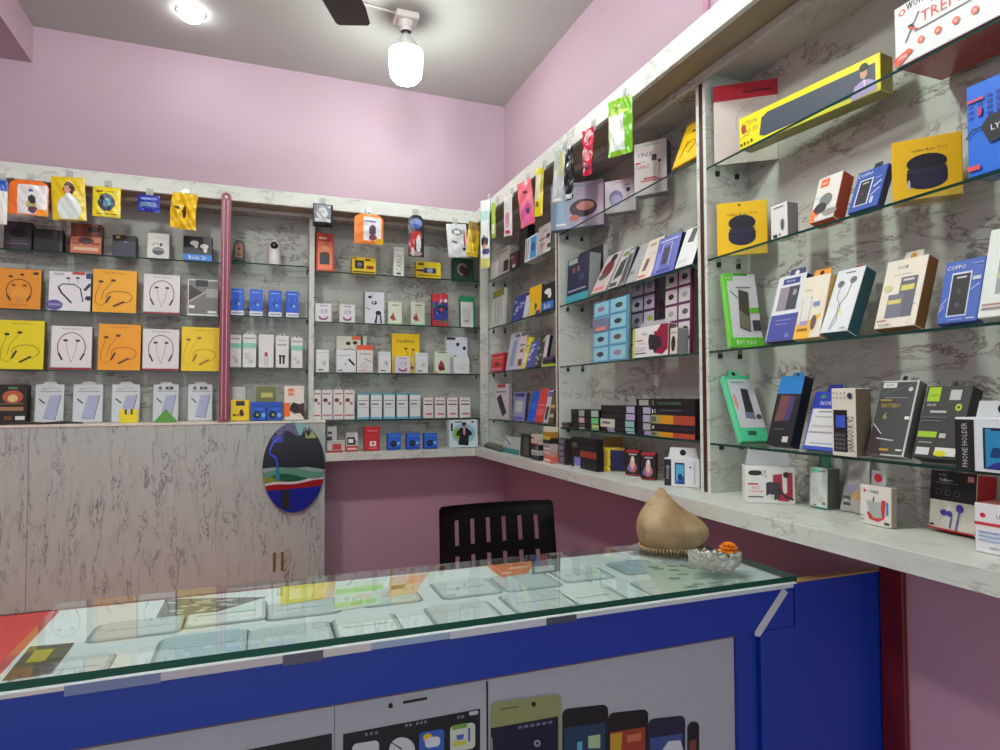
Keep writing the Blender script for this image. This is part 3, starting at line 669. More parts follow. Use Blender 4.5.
# crinkled foil under the ornament
f0 = on_z(652, 548, ZG); q = MB(); rg2 = random.Random(9); n = 20; ring = []
for k in range(n):
    a = 2*PI*k/n; rad = .052*(1+.15*rg2.uniform(-1, 1)); ring.append((f0.x-.004+rad*math.cos(a)*1.0, f0.y+.012+rad*.7*math.sin(a), ZG+.0006+abs(rg2.gauss(0, .001))))
ctr = (f0.x, f0.y+.012, ZG+.0006)
for k in range(n): q.face([ctr, ring[k], ring[(k+1) % n]], mat((200, 204, 205), .25, .7))
tag(q.build('foil_sheet'), 'crinkled silver foil under the beige ornament', 'foil')
# crystal glass bowl and marigold
bc = on_z(718.5, 571, ZG); bd = (bc-CAM).dot(FW); S2 = bd/F
M_CRY, nt, bb_ = nodes_mat('cut_crystal')
bb_.inputs['Base Color'].default_value = rgb((236, 236, 228)); bb_.inputs['Roughness'].default_value = .08; bb_.inputs['Transmission Weight'].default_value = .75; bb_.inputs['IOR'].default_value = 1.5
q = MB(); rx, ry = 24.5*S2, 14*S2; nb = 28; prof = [(.80, .001), (.96, .006), (1.0, .014), (1.02, .020), (1.06, .025), (.95, .026), (.88, .018), (.80, .010), (.0, .008)]; prof = [(f_, z_*1.35) for f_, z_ in prof]
vs = []
for i, (f_, z) in enumerate(prof):
    for k in range(nb):
        a = 2*PI*k/nb; s_ = f_*(1+(.07*(-1)**(k+i) if 0 < i < 6 else 0)); X_ = rx*s_*math.cos(a); Y_ = ry*s_*math.sin(a)
        zz_ = z+(.004*(-1)**k if i in (4, 5) else 0); vs.append((RT.x*X_-RT.y*Y_, RT.y*X_+RT.x*Y_, zz_))
q.raw(vs, [(i*nb+k, i*nb+(k+1) % nb, (i+1)*nb+(k+1) % nb, (i+1)*nb+k) for i in range(len(prof)-1) for k in range(nb)]+[tuple(range(nb))[::-1]], M_CRY)
o = q.build('crystal_bowl'); o.location = (bc.x, bc.y+.012, ZG+.0004); tag(o, 'low oval cut-glass bowl on the right end of the counter glass', 'bowl')
q = MB(); rg3 = random.Random(5)
for k in range(36):
    a = rg3.uniform(0, 6.28); rr1 = rx*.78*math.sqrt(rg3.random()); X_ = rr1*math.cos(a); Y_ = rr1*math.sin(a)*ry/rx; x0 = RT.x*X_-RT.y*Y_; y0 = RT.y*X_+RT.x*Y_; s_ = rg3.uniform(.0035, .006); z0 = rg3.uniform(.014, .036)
    q.lathe([(0, -s_), (s_*.9, -s_*.3), (s_, s_*.2), (0, s_)], mat(rg3.choice([(236, 234, 226), (206, 206, 196), (170, 170, 160)]), .15), 5, (x0, y0, z0))
o = q.build('crystal_chips'); o.location = (bc.x, bc.y+.012, ZG+.0004); o['kind'] = 'stuff'; tag(o, 'clear white crystal chips filling the cut-glass bowl', 'chips')
fc = on_y(728.5, 554, bc.y+.008); g = thing('marigold', 'orange marigold flower resting on the crystal bowl', 'flower', (fc.x, fc.y, fc.z+.006)); g.scale = (1.75, 1.75, 1.7)
q = MB(); rg4 = random.Random(2)
for L_, (nR, r0, zt0, tilt) in enumerate([(13, .012, .000, .1), (12, .0105, .003, .5), (10, .008, .0055, .9), (7, .0055, .0075, 1.2)]):
    for k in range(nR):
        a = 2*PI*k/nR+L_*.3; ca, sa = math.cos(a), math.sin(a); tz = r0*math.sin(tilt)*.5; w_ = .0032
        def P_(rad, sd, z): return (ca*rad-sa*sd, sa*rad+ca*sd, z)
        q.raw([P_(.001, -.001, zt0), P_(r0*.6, -w_, zt0+tz+.001), P_(r0, -w_*.7, zt0+tz+.0005), P_(r0*1.07, 0, zt0+tz-.0005), P_(r0, w_*.7, zt0+tz+.0005), P_(r0*.6, w_, zt0+tz+.001), P_(.001, .001, zt0)], [(0, 1, 2, 3, 4, 5, 6)], mat(rg4.choice([(252, 150, 14), (246, 132, 10), (254, 172, 30)]), .6))
q.build('petals', g); q = MB(); q.lathe([(.0, -.008), (.004, -.007), (.006, -.001), (.002, .0)], mat((90, 130, 50)), 10); q.build('calyx', g)

# ================================================================== CHAIR
cz = Z0; cy = on_y(498, 505, 2.29); CYc = 2.29
xl_, xr_ = xon(440.5, CYc, 540), xon(560, CYc, 540); zt2 = on_y(498, 505.5, CYc).z
g = thing('plastic_chair', 'black plastic chair with slotted backrest behind the glass counter', 'chair', ((xl_+xr_)/2, CYc, 0))
M_CH = mat((20, 19, 21), .28); Wc = xr_-xl_; Hc = .40
def slot_back():
    bm = bmesh.new(); us = [0, .02]; 
    n = 6; sw = .033; 
    cs = [.155+i*.1385 for i in range(6)]
    for c in cs: us += [c-sw/2, c+sw/2]
    us += [.98, 1.0]
    vs_ = [0, .06, .30, .52, .62, .74, .855, .95, 1.0]     # heights: two slot rows
    grid = {}
    for j, v in enumerate(vs_):
        for i, u in enumerate(us):
            x = (u-.5)*Wc*(1-.03*v); z = v*Hc; 
            if v == 1.0 and (u in (0, 1.0)): z -= .012
            y = -.035*(1-((u-.5)*2)**2)*-1+.05*v
            grid[i, j] = bm.verts.new((x, y, z))
    for j in range(len(vs_)-1):
        for i in range(len(us)-1):
            slotcol = i >= 2 and i % 2 == 0 and i <= 12
            if slotcol and vs_[j] in (.06, .30, .62, .74):
                continue
            bm.faces.new((grid[i, j], grid[i+1, j], grid[i+1, j+1], grid[i, j+1]))
    return bm
bm = slot_back()
bmesh.ops.solidify(bm, geom=bm.faces[:], thickness=.012)
me = bpy.data.meshes.new('backrest'); bm.to_mesh(me); bm.free(); me.materials.append(M_CH); o = bpy.data.objects.new('backrest', me); COL.objects.link(o); o.parent = g; o.location = (0, 0, zt2-Hc)
bv = o.modifiers.new('b', 'BEVEL'); bv.width = .003; bv.segments = 2
# the chair is turned to face the room: the seat lies on the near side of the backrest
q = MB(); q.box((-Wc*.48, -.40, .425), (Wc*.48, .02, .445), M_CH, .008); q.build('seat', g)
for sx in (-1, 1):
    for yy, sy in ((-.38, -.03), (.01, .05)):
        q = MB(); q.tube([(sx*Wc*.44, yy, .43), (sx*(Wc*.44+.02), yy+sy, .0)], [.022, .016], M_CH, 8); q.build('leg', g)
q = MB()
for sx in (-1, 1): q.tube([(sx*Wc*.47, .015, .44), (sx*Wc*.48, .03, zt2-Hc+.02)], .016, M_CH, 8)
q.build('back_support', g)

# ================================================================== OVAL WALL PLAQUE
a0 = on_y(262.5, 467, YF-.02); a1 = on_y(325, 467, YF-.02); zt3 = on_y(293, 422.5, YF-.02).z; zb3 = on_y(293, 512.5, YF-.02).z
Wq = a1.x-a0.x; Hq = zt3-zb3
g = thing('oval_plaque', 'glossy oval plaque with dark sky green hills red and blue bands', 'plaque', ((a0.x+a1.x)/2, YF-.0005, (zt3+zb3)/2))
q = MB(); nq = 48; rimv = [(Wq/2*math.cos(2*PI*k/nq), Hq/2*math.sin(2*PI*k/nq)) for k in range(nq)]
q.raw([(x, -.018, z) for x, z in rimv]+[(x, -.0002, z) for x, z in rimv], [tuple(range(nq))]+[tuple(range(nq, 2*nq))[::-1]]+[(k, k+nq, (k+1) % nq+nq, (k+1) % nq) for k in range(nq)], mat((16, 18, 26), .3)); q.build('plaque_disc', g)
q = MB(); nc = 44
def band(fa, fb, c, k):
    for i in range(nc):
        u0, u1 = i/nc*.996+.002, (i+1)/nc*.996+.002; pts = []
        e0 = math.sqrt(max(0, 1-(2*u0-1)**2))/2; e1 = math.sqrt(max(0, 1-(2*u1-1)**2))/2
        A0 = max(.5-e0, min(.5+e0, fa(u0))); A1 = max(.5-e1, min(.5+e1, fa(u1))); B0 = max(.5-e0, min(.5+e0, fb(u0))); B1 = max(.5-e1, min(.5+e1, fb(u1)))
        if B0-A0 < 1e-4 and B1-A1 < 1e-4: continue
        q.face([((u0-.5)*Wq, -.0183-.0001*k, (A0-.5)*Hq), ((u1-.5)*Wq, -.0183-.0001*k, (A1-.5)*Hq), ((u1-.5)*Wq, -.0183-.0001*k, (B1-.5)*Hq), ((u0-.5)*Wq, -.0183-.0001*k, (B0-.5)*Hq)], mat(c, .15))
s = math.sin
band(lambda u: -1, lambda u: .27+.03*u, (34, 44, 140), 1)
band(lambda u: .25+.03*u, lambda u: .30+.05*u+.01*s(u*9), (150, 34, 34), 2)
band(lambda u: .30+.05*u+.01*s(u*9), lambda u: .325+.055*u+.012*s(u*9), (216, 206, 206), 3)
band(lambda u: .325+.055*u+.012*s(u*9), lambda u: .40+.05*s(u*3), (40, 96, 66), 4)
band(lambda u: .34+.055*u, lambda u: .44-.28*u, (130, 140, 50), 5)
band(lambda u: .40+.035*s(u*6.5-.6), lambda u: .47+.03*s(u*6-.8), (96, 150, 126), 6)
band(lambda u: .47+.03*s(u*6-.8), lambda u: .50+.005*s(u*9)-.05*max(0, u-.7)*3, (150, 166, 164), 7)
band(lambda u: .88+.03*s(u*20) if .22 < u < .8 else 2, lambda u: 2, (84, 80, 120), 8)
band(lambda u: .90+.05*s(u*40) if .50 < u < .72 else 2, lambda u: 1.5, (120, 180, 180), 9)
band(lambda u: .82 if .68 < u < .86 else 2, lambda u: .87+.03*s(u*50), (150, 170, 80), 10)
band(lambda u: .78 if .16 < u < .32 else 2, lambda u: .86, (40, 44, 150), 10)
def ss(pts, w_, c, k):
    for i in range(len(pts)-1):
        a, b_ = Vector(pts[i]), Vector(pts[i+1]); d_ = (b_-a).normalized(); n_ = Vector((-d_.y, d_.x))*w_
        q.face([((v.x-.5)*Wq, -.0183-.0001*k, (v.y-.5)*Hq) for v in (a-n_, b_-n_, b_+n_, a+n_)], mat(c, .15))
ss([(.26, .84), (.16, .78), (.10, .68), (.14, .64), (.2, .62), (.23, .55), (.235, .46)], .014, (60, 80, 230), 12)
ss([(.235, .5), (.235, .36)], .03, (60, 130, 150), 13)
q.face([((u-.5)*Wq, -.0198, (v-.5)*Hq) for u, v in [(.31, .26), (.42, .25), (.43, .03), (.30, .06)]], mat((50, 48, 40), .2))
q.build('painted_scene', g)

# ================================================================== HANGING PACKS : back wall
rt = lambda v: ((0, 1) if v < .8 else (.5-.5*math.sqrt(max(0, 1-((v-.8)/.2)**2*.75)), .5+.5*math.sqrt(max(0, 1-((v-.8)/.2)**2*.75))))
woman = [e(.5, .25, .34, .32, (214, 226, 222)), e(.52, .72, .16, .16, (60, 40, 40)), e(.47, .70, .09, .10, SK), r(.42, .52, .56, .62, (214, 226, 222)), r(.1, .0, .9, .02, (214, 160, 30))]
hang('hanging_pack', 'blue and white pack hanging at the far left edge', 'pack', 0, 180, 224, 16, [r(0, .75, 1, 1, (40, 90, 190))], (226, 226, 218), seed=1)
hang('hanging_pack', 'orange rounded pack with large white insert hanging left of the yellow one with a woman', 'pack', 29, 180, 215, 40, [r(.22, .04, .97, .86, (226, 224, 222)), e(.58, .3, .12, .16, (180, 170, 90)), e(.6, .45, .1, .12, (50, 50, 60)), e(.62, .16, .12, .1, (90, 40, 80)), e(.55, .7, .06, .04, (60, 90, 150)), r(.7, 0, 1, .18, O)], (238, 118, 40), shape=rt, seed=2)
hang('hanging_pack', 'yellow pack showing a woman in white hanging beside the orange pack', 'pack', 68, 177, 220, 34, woman, (228, 196, 20), seed=3, roll=-3)
hang('hanging_pack', 'yellow pack with a round dark camera picture hanging on the fascia', 'pack', 107, 187, 217, 28, [e(.5, .48, .30, .29, (50, 60, 80)), e(.52, .48, .14, .14, (110, 160, 180)), r(.1, .08, .9, .12, (120, 80, 30)), r(.1, .80, .35, .86, (130, 80, 30)), r(.5, .84, .9, .87, (160, 130, 30))], (236, 214, 30), seed=4)
hang('hanging_pack', 'small royal blue pouch hanging above the white earbud box', 'pack', 149, 195, 212, 22, [r(.1, .3, .85, .55, (110, 150, 190)), r(.1, .7, .85, .82, (120, 140, 210))], (36, 50, 165), seed=5)
hang('hanging_pack', 'crinkled yellow pouch of black earphones hanging left of the maroon strip', 'pack', 185, 193, 229, 29, [p([(.15, .62), (.35, .6), (.33, .5), (.15, .55)], (70, 50, 20)), e(.55, .48, .07, .18, (60, 44, 20)), e(.42, .62, .1, .05, (250, 230, 120)), r(.3, .2, .35, .5, (250, 236, 140)), r(.7, .1, .74, .5, (200, 150, 20))], (242, 196, 20), seed=6, crump=.012, shape=lambda v: (.04+.05*math.sin(v*PI)*-1+.05, 1-.02-.06*math.sin(v*PI)), roll=3)
hang('hanging_pack', 'silver and black square pack hanging over the narrow bay divider', 'pack', 323, 204, 227, 20, [r(.05, .2, .9, .95, (140, 146, 150)), e(.45, .55, .28, .26, (190, 196, 198)), r(.1, .0, .95, .18, (24, 24, 28)), r(.1, .2, .9, .32, (225, 228, 230))], (40, 42, 46), seed=7, th=.04)
hang('hanging_pack', 'orange rounded pack with white insert and purple figure hanging on the corner bay', 'pack', 369, 214, 244, 29, [r(.3, .12, .93, .9, (228, 226, 226)), e(.62, .45, .12, .2, (90, 60, 90)), e(.62, .22, .14, .1, (110, 40, 60)), e(.55, .75, .2, .04, (120, 120, 190)), r(.72, 0, 1, .2, (230, 180, 30))], (240, 130, 30), shape=rt, seed=8)
hang('hanging_pack', 'dark rounded pack with red and blue figures hanging on the corner bay', 'pack', 416, 215, 257, 16, [e(.5, .80, .38, .12, (120, 140, 190)), e(.45, .72, .3, .06, (60, 80, 160)), e(.5, .5, .36, .12, (190, 50, 50)), e(.25, .3, .18, .22, (180, 44, 44)), e(.65, .3, .15, .22, (220, 220, 220)), e(.5, .08, .4, .05, (170, 150, 150)), e(.3, .12, .12, .1, (225, 200, 200))], (36, 40, 46), shape=rt, seed=9)
hang('hanging_pack', 'white card pack with grey cable picture hanging near the corner', 'pack', 456, 224, 257, 20, [e(.5, .75, .28, .10, (120, 134, 130)), e(.5, .75, .17, .06, (226, 228, 226)), r(.8, .3, .9, .8, (200, 60, 70)), p([(.25, .5), (.45, .45), (.45, .4), (.2, .46)], (60, 70, 70)), r(.72, .2, .9, .28, (60, 50, 60))], (224, 226, 226), seed=10, roll=-5)
hang('hanging_pack', 'yellow and brown pack hanging in the room corner', 'pack', 475, 222, 257, 12, [e(.5, .6, .3, .25, (190, 150, 60)), r(0, .75, 1, 1, (150, 120, 60)), r(.1, .1, .9, .14, (240, 230, 120))], (226, 190, 30), seed=11, roll=6, hook=False)
# right wall
def hr(*a, **k): return hang(*a, side='R', **k)
hr('hanging_pack', 'tall white strip pack with a dark-haired figure hanging next to the corner', 'pack', 485, 200, 268, 9, [e(.5, .38, .4, .08, (50, 40, 46)), e(.5, .30, .25, .05, SK), e(.6, .24, .4, .05, (70, 60, 130)), r(0, .0, 1, .15, (210, 210, 120)), r(0, .7, 1, .82, (180, 220, 214))], (224, 232, 230), seed=12, yaw=35)
hr('hanging_pack', 'narrow lime green pouch hanging between two pale packs', 'pack', 493.5, 203, 238, 4, [r(.1, .1, .9, .4, (220, 226, 200))], (160, 196, 60), seed=13, yaw=20, nx=6)
hr('hanging_pack', 'white and pink strip pack hanging left of the pink pouch', 'pack', 508, 195, 236, 8, [e(.5, .4, .3, .2, (200, 150, 165)), r(.2, .05, .8, .14, (200, 60, 90)), r(.1, .6, .9, .8, (200, 205, 200))], (226, 216, 218), seed=14, yaw=25, nx=8)
hr('hanging_pack', 'coral pink pouch twisting on its hook', 'pack', 524, 181, 227, 14, [r(.1, .05, .9, .5, (226, 100, 160)), e(.6, .3, .12, .06, (90, 60, 110)), e(.6, .72, .12, .03, (120, 50, 60))], (240, 116, 130), seed=15, yaw=20, roll=-7, crump=.007, nx=10)
hr('hanging_pack', 'yellow and white pouch hanging right of the pink pouch', 'pack', 540, 168, 216, 8, [r(.1, .35, .7, .85, (224, 214, 196)), r(.7, .5, 1, 1, (190, 180, 30)), e(.4, .25, .25, .06, (120, 100, 30))], (232, 214, 20), seed=16, yaw=25, roll=3, nx=10)
hr('hanging_pack', 'pale grey earphone pouch with white plugs at its foot', 'pack', 560, 150, 202, 11, [r(.5, .5, .9, .95, (190, 190, 130)), r(.1, .1, .5, .6, (206, 212, 216)), e(.5, .05, .4, .03, (235, 235, 235))], (180, 190, 186), seed=17, yaw=28, roll=4, nx=10)
hr('hanging_pack', 'black cable bundle pouch hanging right of the pale grey one', 'pack', 569, 148, 200, 8, [r(.6, .6, .9, .9, (70, 66, 50)), r(.1, .02, .9, .12, (220, 220, 220))], (20, 18, 24), seed=18, yaw=10, hook=False, crump=.008, nx=10)
hr('hanging_pack', 'crumpled red and white pouch left of the big lime one', 'pack', 588, 129, 175, 12, [p([(.3, .7), (.9, .85), (.8, .95), (.3, .85)], (236, 190, 196)), p([(.1, .2), (.9, .45), (.9, .5), (.1, .3)], (240, 210, 214)), e(.5, .15, .3, .06, (110, 40, 90)), r(.2, .3, .7, .55, (230, 150, 160))], (206, 40, 66), seed=19, yaw=15, crump=.010, nx=10, shape=lambda v: (.1*(1-v), 1-.25*(1-v)))
hr('hanging_pack', 'large lime green pouch with white window hanging highest on the right', 'pack', 620, 98, 155, 24, [r(.05, .08, .68, .72, (214, 222, 214)), r(.1, .3, .5, .62, (244, 248, 246)), r(.68, 0, 1, .9, (110, 180, 30)), r(.1, .72, .9, .78, (190, 220, 100))], (132, 182, 40), seed=20, yaw=30, crump=.007)

# ================================================================== BOX ARTWORK
def omega(c=(40, 40, 46), cy=.5, s=1):
    return [l([(.5+(x-.5)*s, cy+(y-.5)*s) for x, y in arc(.5, .5, .34, .33, -25, 205, 18)], .022, c), l([(.5-.315*s, cy-.14*s), (.5-.22*s, cy-.30*s)], .05, c), l([(.5+.315*s, cy-.14*s), (.5+.22*s, cy-.30*s)], .05, c),
            e(.5-.15*s, cy+.15*s, .06*s, .028*s, c), e(.5+.15*s, cy+.15*s, .06*s, .028*s, c), l([(.5-.14*s, cy+.13*s), (.5-.1*s, cy-.1*s), (.5, cy-.36*s)], .010, G), l([(.5+.14*s, cy+.13*s), (.5+.1*s, cy-.1*s), (.5, cy-.36*s)], .010, G)]
def swoosh(c=(120, 60, 20), c2=(80, 40, 20)):
    return [e(.18, .71, .06, .028, c2), e(.46, .75, .06, .028, c2), l([(.18, .7), (.07, .4), (.06, .22), (.2, .14), (.34, .25)], .012, c), l([(.46, .74), (.25, .5), (.2, .3)], .012, c),
            l(arc(.6, .36, .30, .14, 200, -70, 14), .016, c), l([(.30, .22), (.40, .38)], .05, c2), l([(.47, .14), (.72, .26)], .05, c2)]
def slot(u, v, w_, c=K): return r(u-w_/2, v-.012, u+w_/2, v+.012, c)
# ------------------------------------------------ bay A shelf 1
z = ZA[0]; gA1 = 'earbud boxes on the top left shelf'
carton('earbuds_box', 'dark grey earbuds box at the left end of the top left shelf', 'box', bpts(3, 31), z, 221, [e(.5, .62, .3, .18, (24, 20, 30)), r(.1, .2, .9, .24, (110, 100, 120)), r(.2, .3, .8, .33, (90, 80, 100))], (58, 52, 60), th=.05, group=gA1)
carton('earbuds_box', 'plain black box right of the dark grey earbuds box', 'box', bpts(33, 62, .02), z, 229, [r(.08, .1, .85, .9, (34, 34, 38)), r(.9, 0, 1, 1, (80, 78, 80))], (26, 26, 30), th=.05, group=gA1)
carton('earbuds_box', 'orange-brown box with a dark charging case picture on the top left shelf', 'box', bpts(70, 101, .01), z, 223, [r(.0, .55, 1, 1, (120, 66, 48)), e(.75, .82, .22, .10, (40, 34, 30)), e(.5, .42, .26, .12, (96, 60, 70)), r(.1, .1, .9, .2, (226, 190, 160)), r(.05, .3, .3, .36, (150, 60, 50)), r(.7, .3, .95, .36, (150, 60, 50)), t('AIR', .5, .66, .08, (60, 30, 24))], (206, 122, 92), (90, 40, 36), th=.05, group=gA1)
carton('earbuds_box', 'black over purple box with a small gold emblem', 'box', bpts(112, 136), z, 235, [r(0, .0, .96, .72, (62, 54, 78)), r(.15, .84, .32, .95, (180, 150, 60)), e(.55, .7, .1, .04, (120, 112, 140))], (20, 20, 26), th=.05, group=gA1)
carton('earbuds_box', 'white box with grey earbuds case picture on the top left shelf', 'box', bpts(147, 169, .01), z, 233, [e(.5, .28, .27, .16, (90, 94, 100)), r(.26, .3, .74, .4, (140, 144, 150)), l(arc(.4, .5, .14, .1, 20, 200), .03, (70, 70, 76)), e(.62, .55, .06, .07, (70, 70, 76)), t('PODS', .5, .82, .06, G)], (222, 220, 214), LG, th=.05, group=gA1)
carton('earbuds_box', 'black box with white earbuds and a bright blue lettered band', 'box', bpts(183, 212, .005), z, 236, [r(0, 0, 1, .26, (38, 130, 220)), t('Buds 2r', .5, .13, .15, W), e(.38, .72, .15, .10, (220, 216, 214)), e(.44, .62, .07, .12, (220, 216, 214)), e(.72, .60, .15, .10, (220, 216, 214)), e(.76, .46, .07, .12, (220, 216, 214))], (34, 36, 44), th=.05, group=gA1)
# shelf 2
z = ZA[1]; g2 = 'neckband boxes on the second left shelf'
carton('neckband_box', 'orange neckband box at the left end of the second left shelf', 'box', bpts(-4, 40, .03, .03), z, 268, omega((90, 50, 24), .46, .85)+[e(.3, .8, .05, .03, (70, 40, 20)), e(.56, .86, .05, .03, (70, 40, 20)), e(.88, .9, .07, .035, (60, 50, 40)), r(.35, .3, .7, .5, (236, 160, 60)), t('NECKBAND', .5, .1, .05, (200, 110, 20))], (234, 152, 44), (120, 110, 90), th=.035, group=g2)
carton('neckband_box', 'white neckband box with a purple disc at its lower left corner', 'box', bpts(48, 90, .03), z, 271, [e(.14, .14, .20, .13, PU), r(.0, .12, .3, .18, (150, 150, 190)), l([(.22, .60), (.32, .68), (.6, .68), (.75, .58), (.82, .24)], .03, K), l([(.22, .60), (.30, .46), (.55, .2)], .045, K), e(.45, .83, .05, .025, K), e(.68, .85, .05, .025, K), l([(.45, .82), (.48, .7)], .012, G), l([(.68, .84), (.7, .7)], .012, G), r(.55, .93, .85, 1, (196, 70, 50)), r(.88, .84, 1, .98, (40, 70, 110)), p([(.82, .55), (.95, .72), (1, .72), (1, .66), (.88, .52)], (50, 60, 80)), r(.1, .9, .35, .96, LG), e(.95, .34, .08, .06, (40, 40, 70))], (232, 232, 238), (90, 90, 96), th=.035, group=g2)
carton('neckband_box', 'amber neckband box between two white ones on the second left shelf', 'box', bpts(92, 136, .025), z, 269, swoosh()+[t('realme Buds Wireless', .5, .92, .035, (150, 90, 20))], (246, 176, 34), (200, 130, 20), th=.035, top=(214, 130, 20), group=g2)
carton('neckband_box', 'white neckband box with dark red lower edge on the second left shelf', 'box', bpts(143, 179.5, .025), z, 274, omega((50, 50, 56), .52, .98)+[t('Wireless Neckband', .5, .93, .035, G), r(0, 0, 1, .055, (140, 36, 50)), t('Bluetooth', .5, .08, .02, (200, 60, 60))], (232, 230, 228), (150, 40, 50), th=.035, group=g2)
carton('neckband_box', 'grey and black photo-printed box framed in white near the maroon strip', 'box', bpts(187.5, 218, .02), z, 279, [r(.03, .05, 1, .96, (120, 116, 116)), p([(.03, .35), (.5, .62), (.03, .85)], (52, 48, 50)), r(.25, .80, .65, .98, (24, 24, 28)), p([(.03, .35), (.7, .7), (.7, .74), (.03, .4)], (190, 170, 166)), r(.05, .2, .22, .28, W), r(.65, .08, .95, .14, W), r(.6, .5, 1, .75, (160, 166, 166))], (226, 226, 224), (110, 110, 110), th=.035, group=g2)
# shelf 3
z = ZA[2]; g3 = 'neckband boxes on the third left shelf'
carton('neckband_box', 'lemon yellow neckband box at the left end of the third left shelf', 'box', bpts(-3, 43, .03), z, 320, swoosh((130, 120, 30), (60, 56, 20))+[t('realme Buds Wireless', .5, .93, .03, (150, 140, 30))], (238, 220, 24), (110, 110, 60), th=.035, group=g3)
carton('neckband_box', 'white neckband box with red lower edge right of the lemon yellow one', 'box', bpts(50, 91, .025), z, 326, omega((60, 62, 66), .52, 1)+[t('Wireless Neckband', .5, .94, .035, G), r(0, 0, 1, .05, (150, 40, 54))], (232, 230, 230), (130, 130, 130), th=.035, group=g3)
carton('neckband_box', 'deep orange neckband box in the middle of the third left shelf', 'box', bpts(97.5, 140, .025), z, 324, swoosh((150, 80, 10), (90, 50, 20))+[t('realme Buds Wireless', .5, .94, .03, (160, 90, 10))], (246, 166, 28), (190, 110, 20), th=.035, top=(206, 110, 20), group=g3)
carton('neckband_box', 'white neckband box between the orange and the bright yellow ones', 'box', bpts(142, 178.5, .025), z, 329, omega((60, 62, 66), .52, 1)+[t('Wireless Neckband', .5, .94, .035, G), r(0, 0, 1, .05, (150, 40, 54))], (232, 230, 230), (130, 130, 130), th=.035, group=g3)
carton('neckband_box', 'bright yellow neckband box next to the maroon strip', 'box', bpts(181, 219, .025), z, 327, swoosh((190, 150, 10), (150, 110, 20))+[t('realme Buds Wireless', .6, .93, .03, (150, 120, 20))], (246, 212, 20), (200, 150, 10), th=.035, group=g3)
# ledge
z = ZL; gl = 'screen protector packs on the ledge'
carton('charcoal_box', 'black box with a round orange-red emblem at the left end of the ledge', 'box', bpts(-6, 26, .02), z, 385, [e(.55, .68, .33, .17, (190, 90, 60)), e(.55, .64, .16, .1, (230, 200, 130)), r(.1, .32, .9, .42, (170, 120, 80)), r(.65, .08, .95, .18, (230, 226, 220)), r(.3, .08, .55, .18, (120, 70, 40)), r(.4, .88, .7, .93, (90, 140, 90)), r(.1, .48, .9, .52, (120, 90, 40))], (36, 26, 24), (30, 28, 28), th=.05)
for i, (a, b_, lab, pill) in enumerate([(34, 63, 'white screen protector pack next to the black emblem box', 0), (72, 102, 'white screen protector pack over the black cable end', 0), (111, 139, 'white screen protector pack behind the small yellow packet', 0), (152.5, 178, 'white screen protector pack behind the green triangle', 1), (187.5, 212, 'white screen protector pack nearest the maroon strip', 1)]):
    ops = [p([(.40, .68), (.88, .72), (.70, .06), (.28, .10)] if 0 else [(.5, .70), (.90, .72), (.72, .08), (.30, .12)], (176, 180, 210)), l([(.90, .72), (.72, .08), (.30, .12)], .02, (60, 64, 76)), l([(.14, .62), (.34, .50)], .05, (50, 54, 60)), slot(.3, .88, .16, (150, 150, 156)), r(.15, .80, .9, .83, (170, 172, 176))]
    ops += [r(.48, .86, .78, .94, (40, 40, 44)), t('5D', .63, .9, .05, W), e(.27, .9, .07, .05, (110, 110, 114))] if pill else [t('PROTECTOR', .6, .90, .03, (120, 120, 126)), t('SMART', .5, .955, .022, (140, 140, 146))]
    carton('screen_protector_pack', lab, 'pack', bpts(a, b_, .045), z, 384.5, ops, (214, 218, 222), (180, 184, 190), th=.008, lean=4, tab=(.5, .012, (205, 205, 208)), group=gl)
# little packet and green triangle
carton('yellow_packet', 'small bright yellow packet holding two black plugs on the ledge', 'packet', bpts(119, 137.5, .012, S=YF), z, 409.5, [r(.30, .62, .40, 1, K), r(.62, .62, .72, 1, K), r(.42, .66, .58, 1, (206, 206, 210))], (240, 222, 20), th=.012)
P0, P1 = bpts(153, 177, .012, S=YF); zt_r = on_y(165.5, 409, YF+.012).z; q = MB(); w_ = P1[0]-P0[0]; x0 = (P0[0]+P1[0])/2; hh = zt_r-z
q.raw([(x0-w_/2, YF+.012, z+.001), (x0+w_/2, YF+.012, z+.001), (x0+.002, YF+.018, z+hh), (x0-w_/2, YF+.045, z+.001), (x0+w_/2, YF+.045, z+.001), (x0+.002, YF+.024, z+hh)], [(0, 1, 2), (4, 3, 5), (0, 2, 5, 3), (1, 4, 5, 2), (0, 3, 4, 1)], mat((84, 156, 50)))
tag(q.build('folded_card'), 'green folded card standing as a triangle on the ledge', 'card')
q = MB(); pts = [on_y(a, b_, YF+.02) for a, b_ in [(-8, 424), (20, 423), (45, 422), (62, 421), (83, 420.5)]]
q.tube([(v.x, v.y, ZL+.004+.004*(i % 2)) for i, v in enumerate(pts)], [.006, .006, .005, .006, .003], mat((60, 50, 44), .6), 7); q.tube([(v.x+.01, v.y+.02, ZL+.004) for v in pts[:4]], .004, mat((50, 46, 44), .6), 7)
tag(q.build('black_cable'), 'dark cable lying along the left end of the ledge', 'cable')
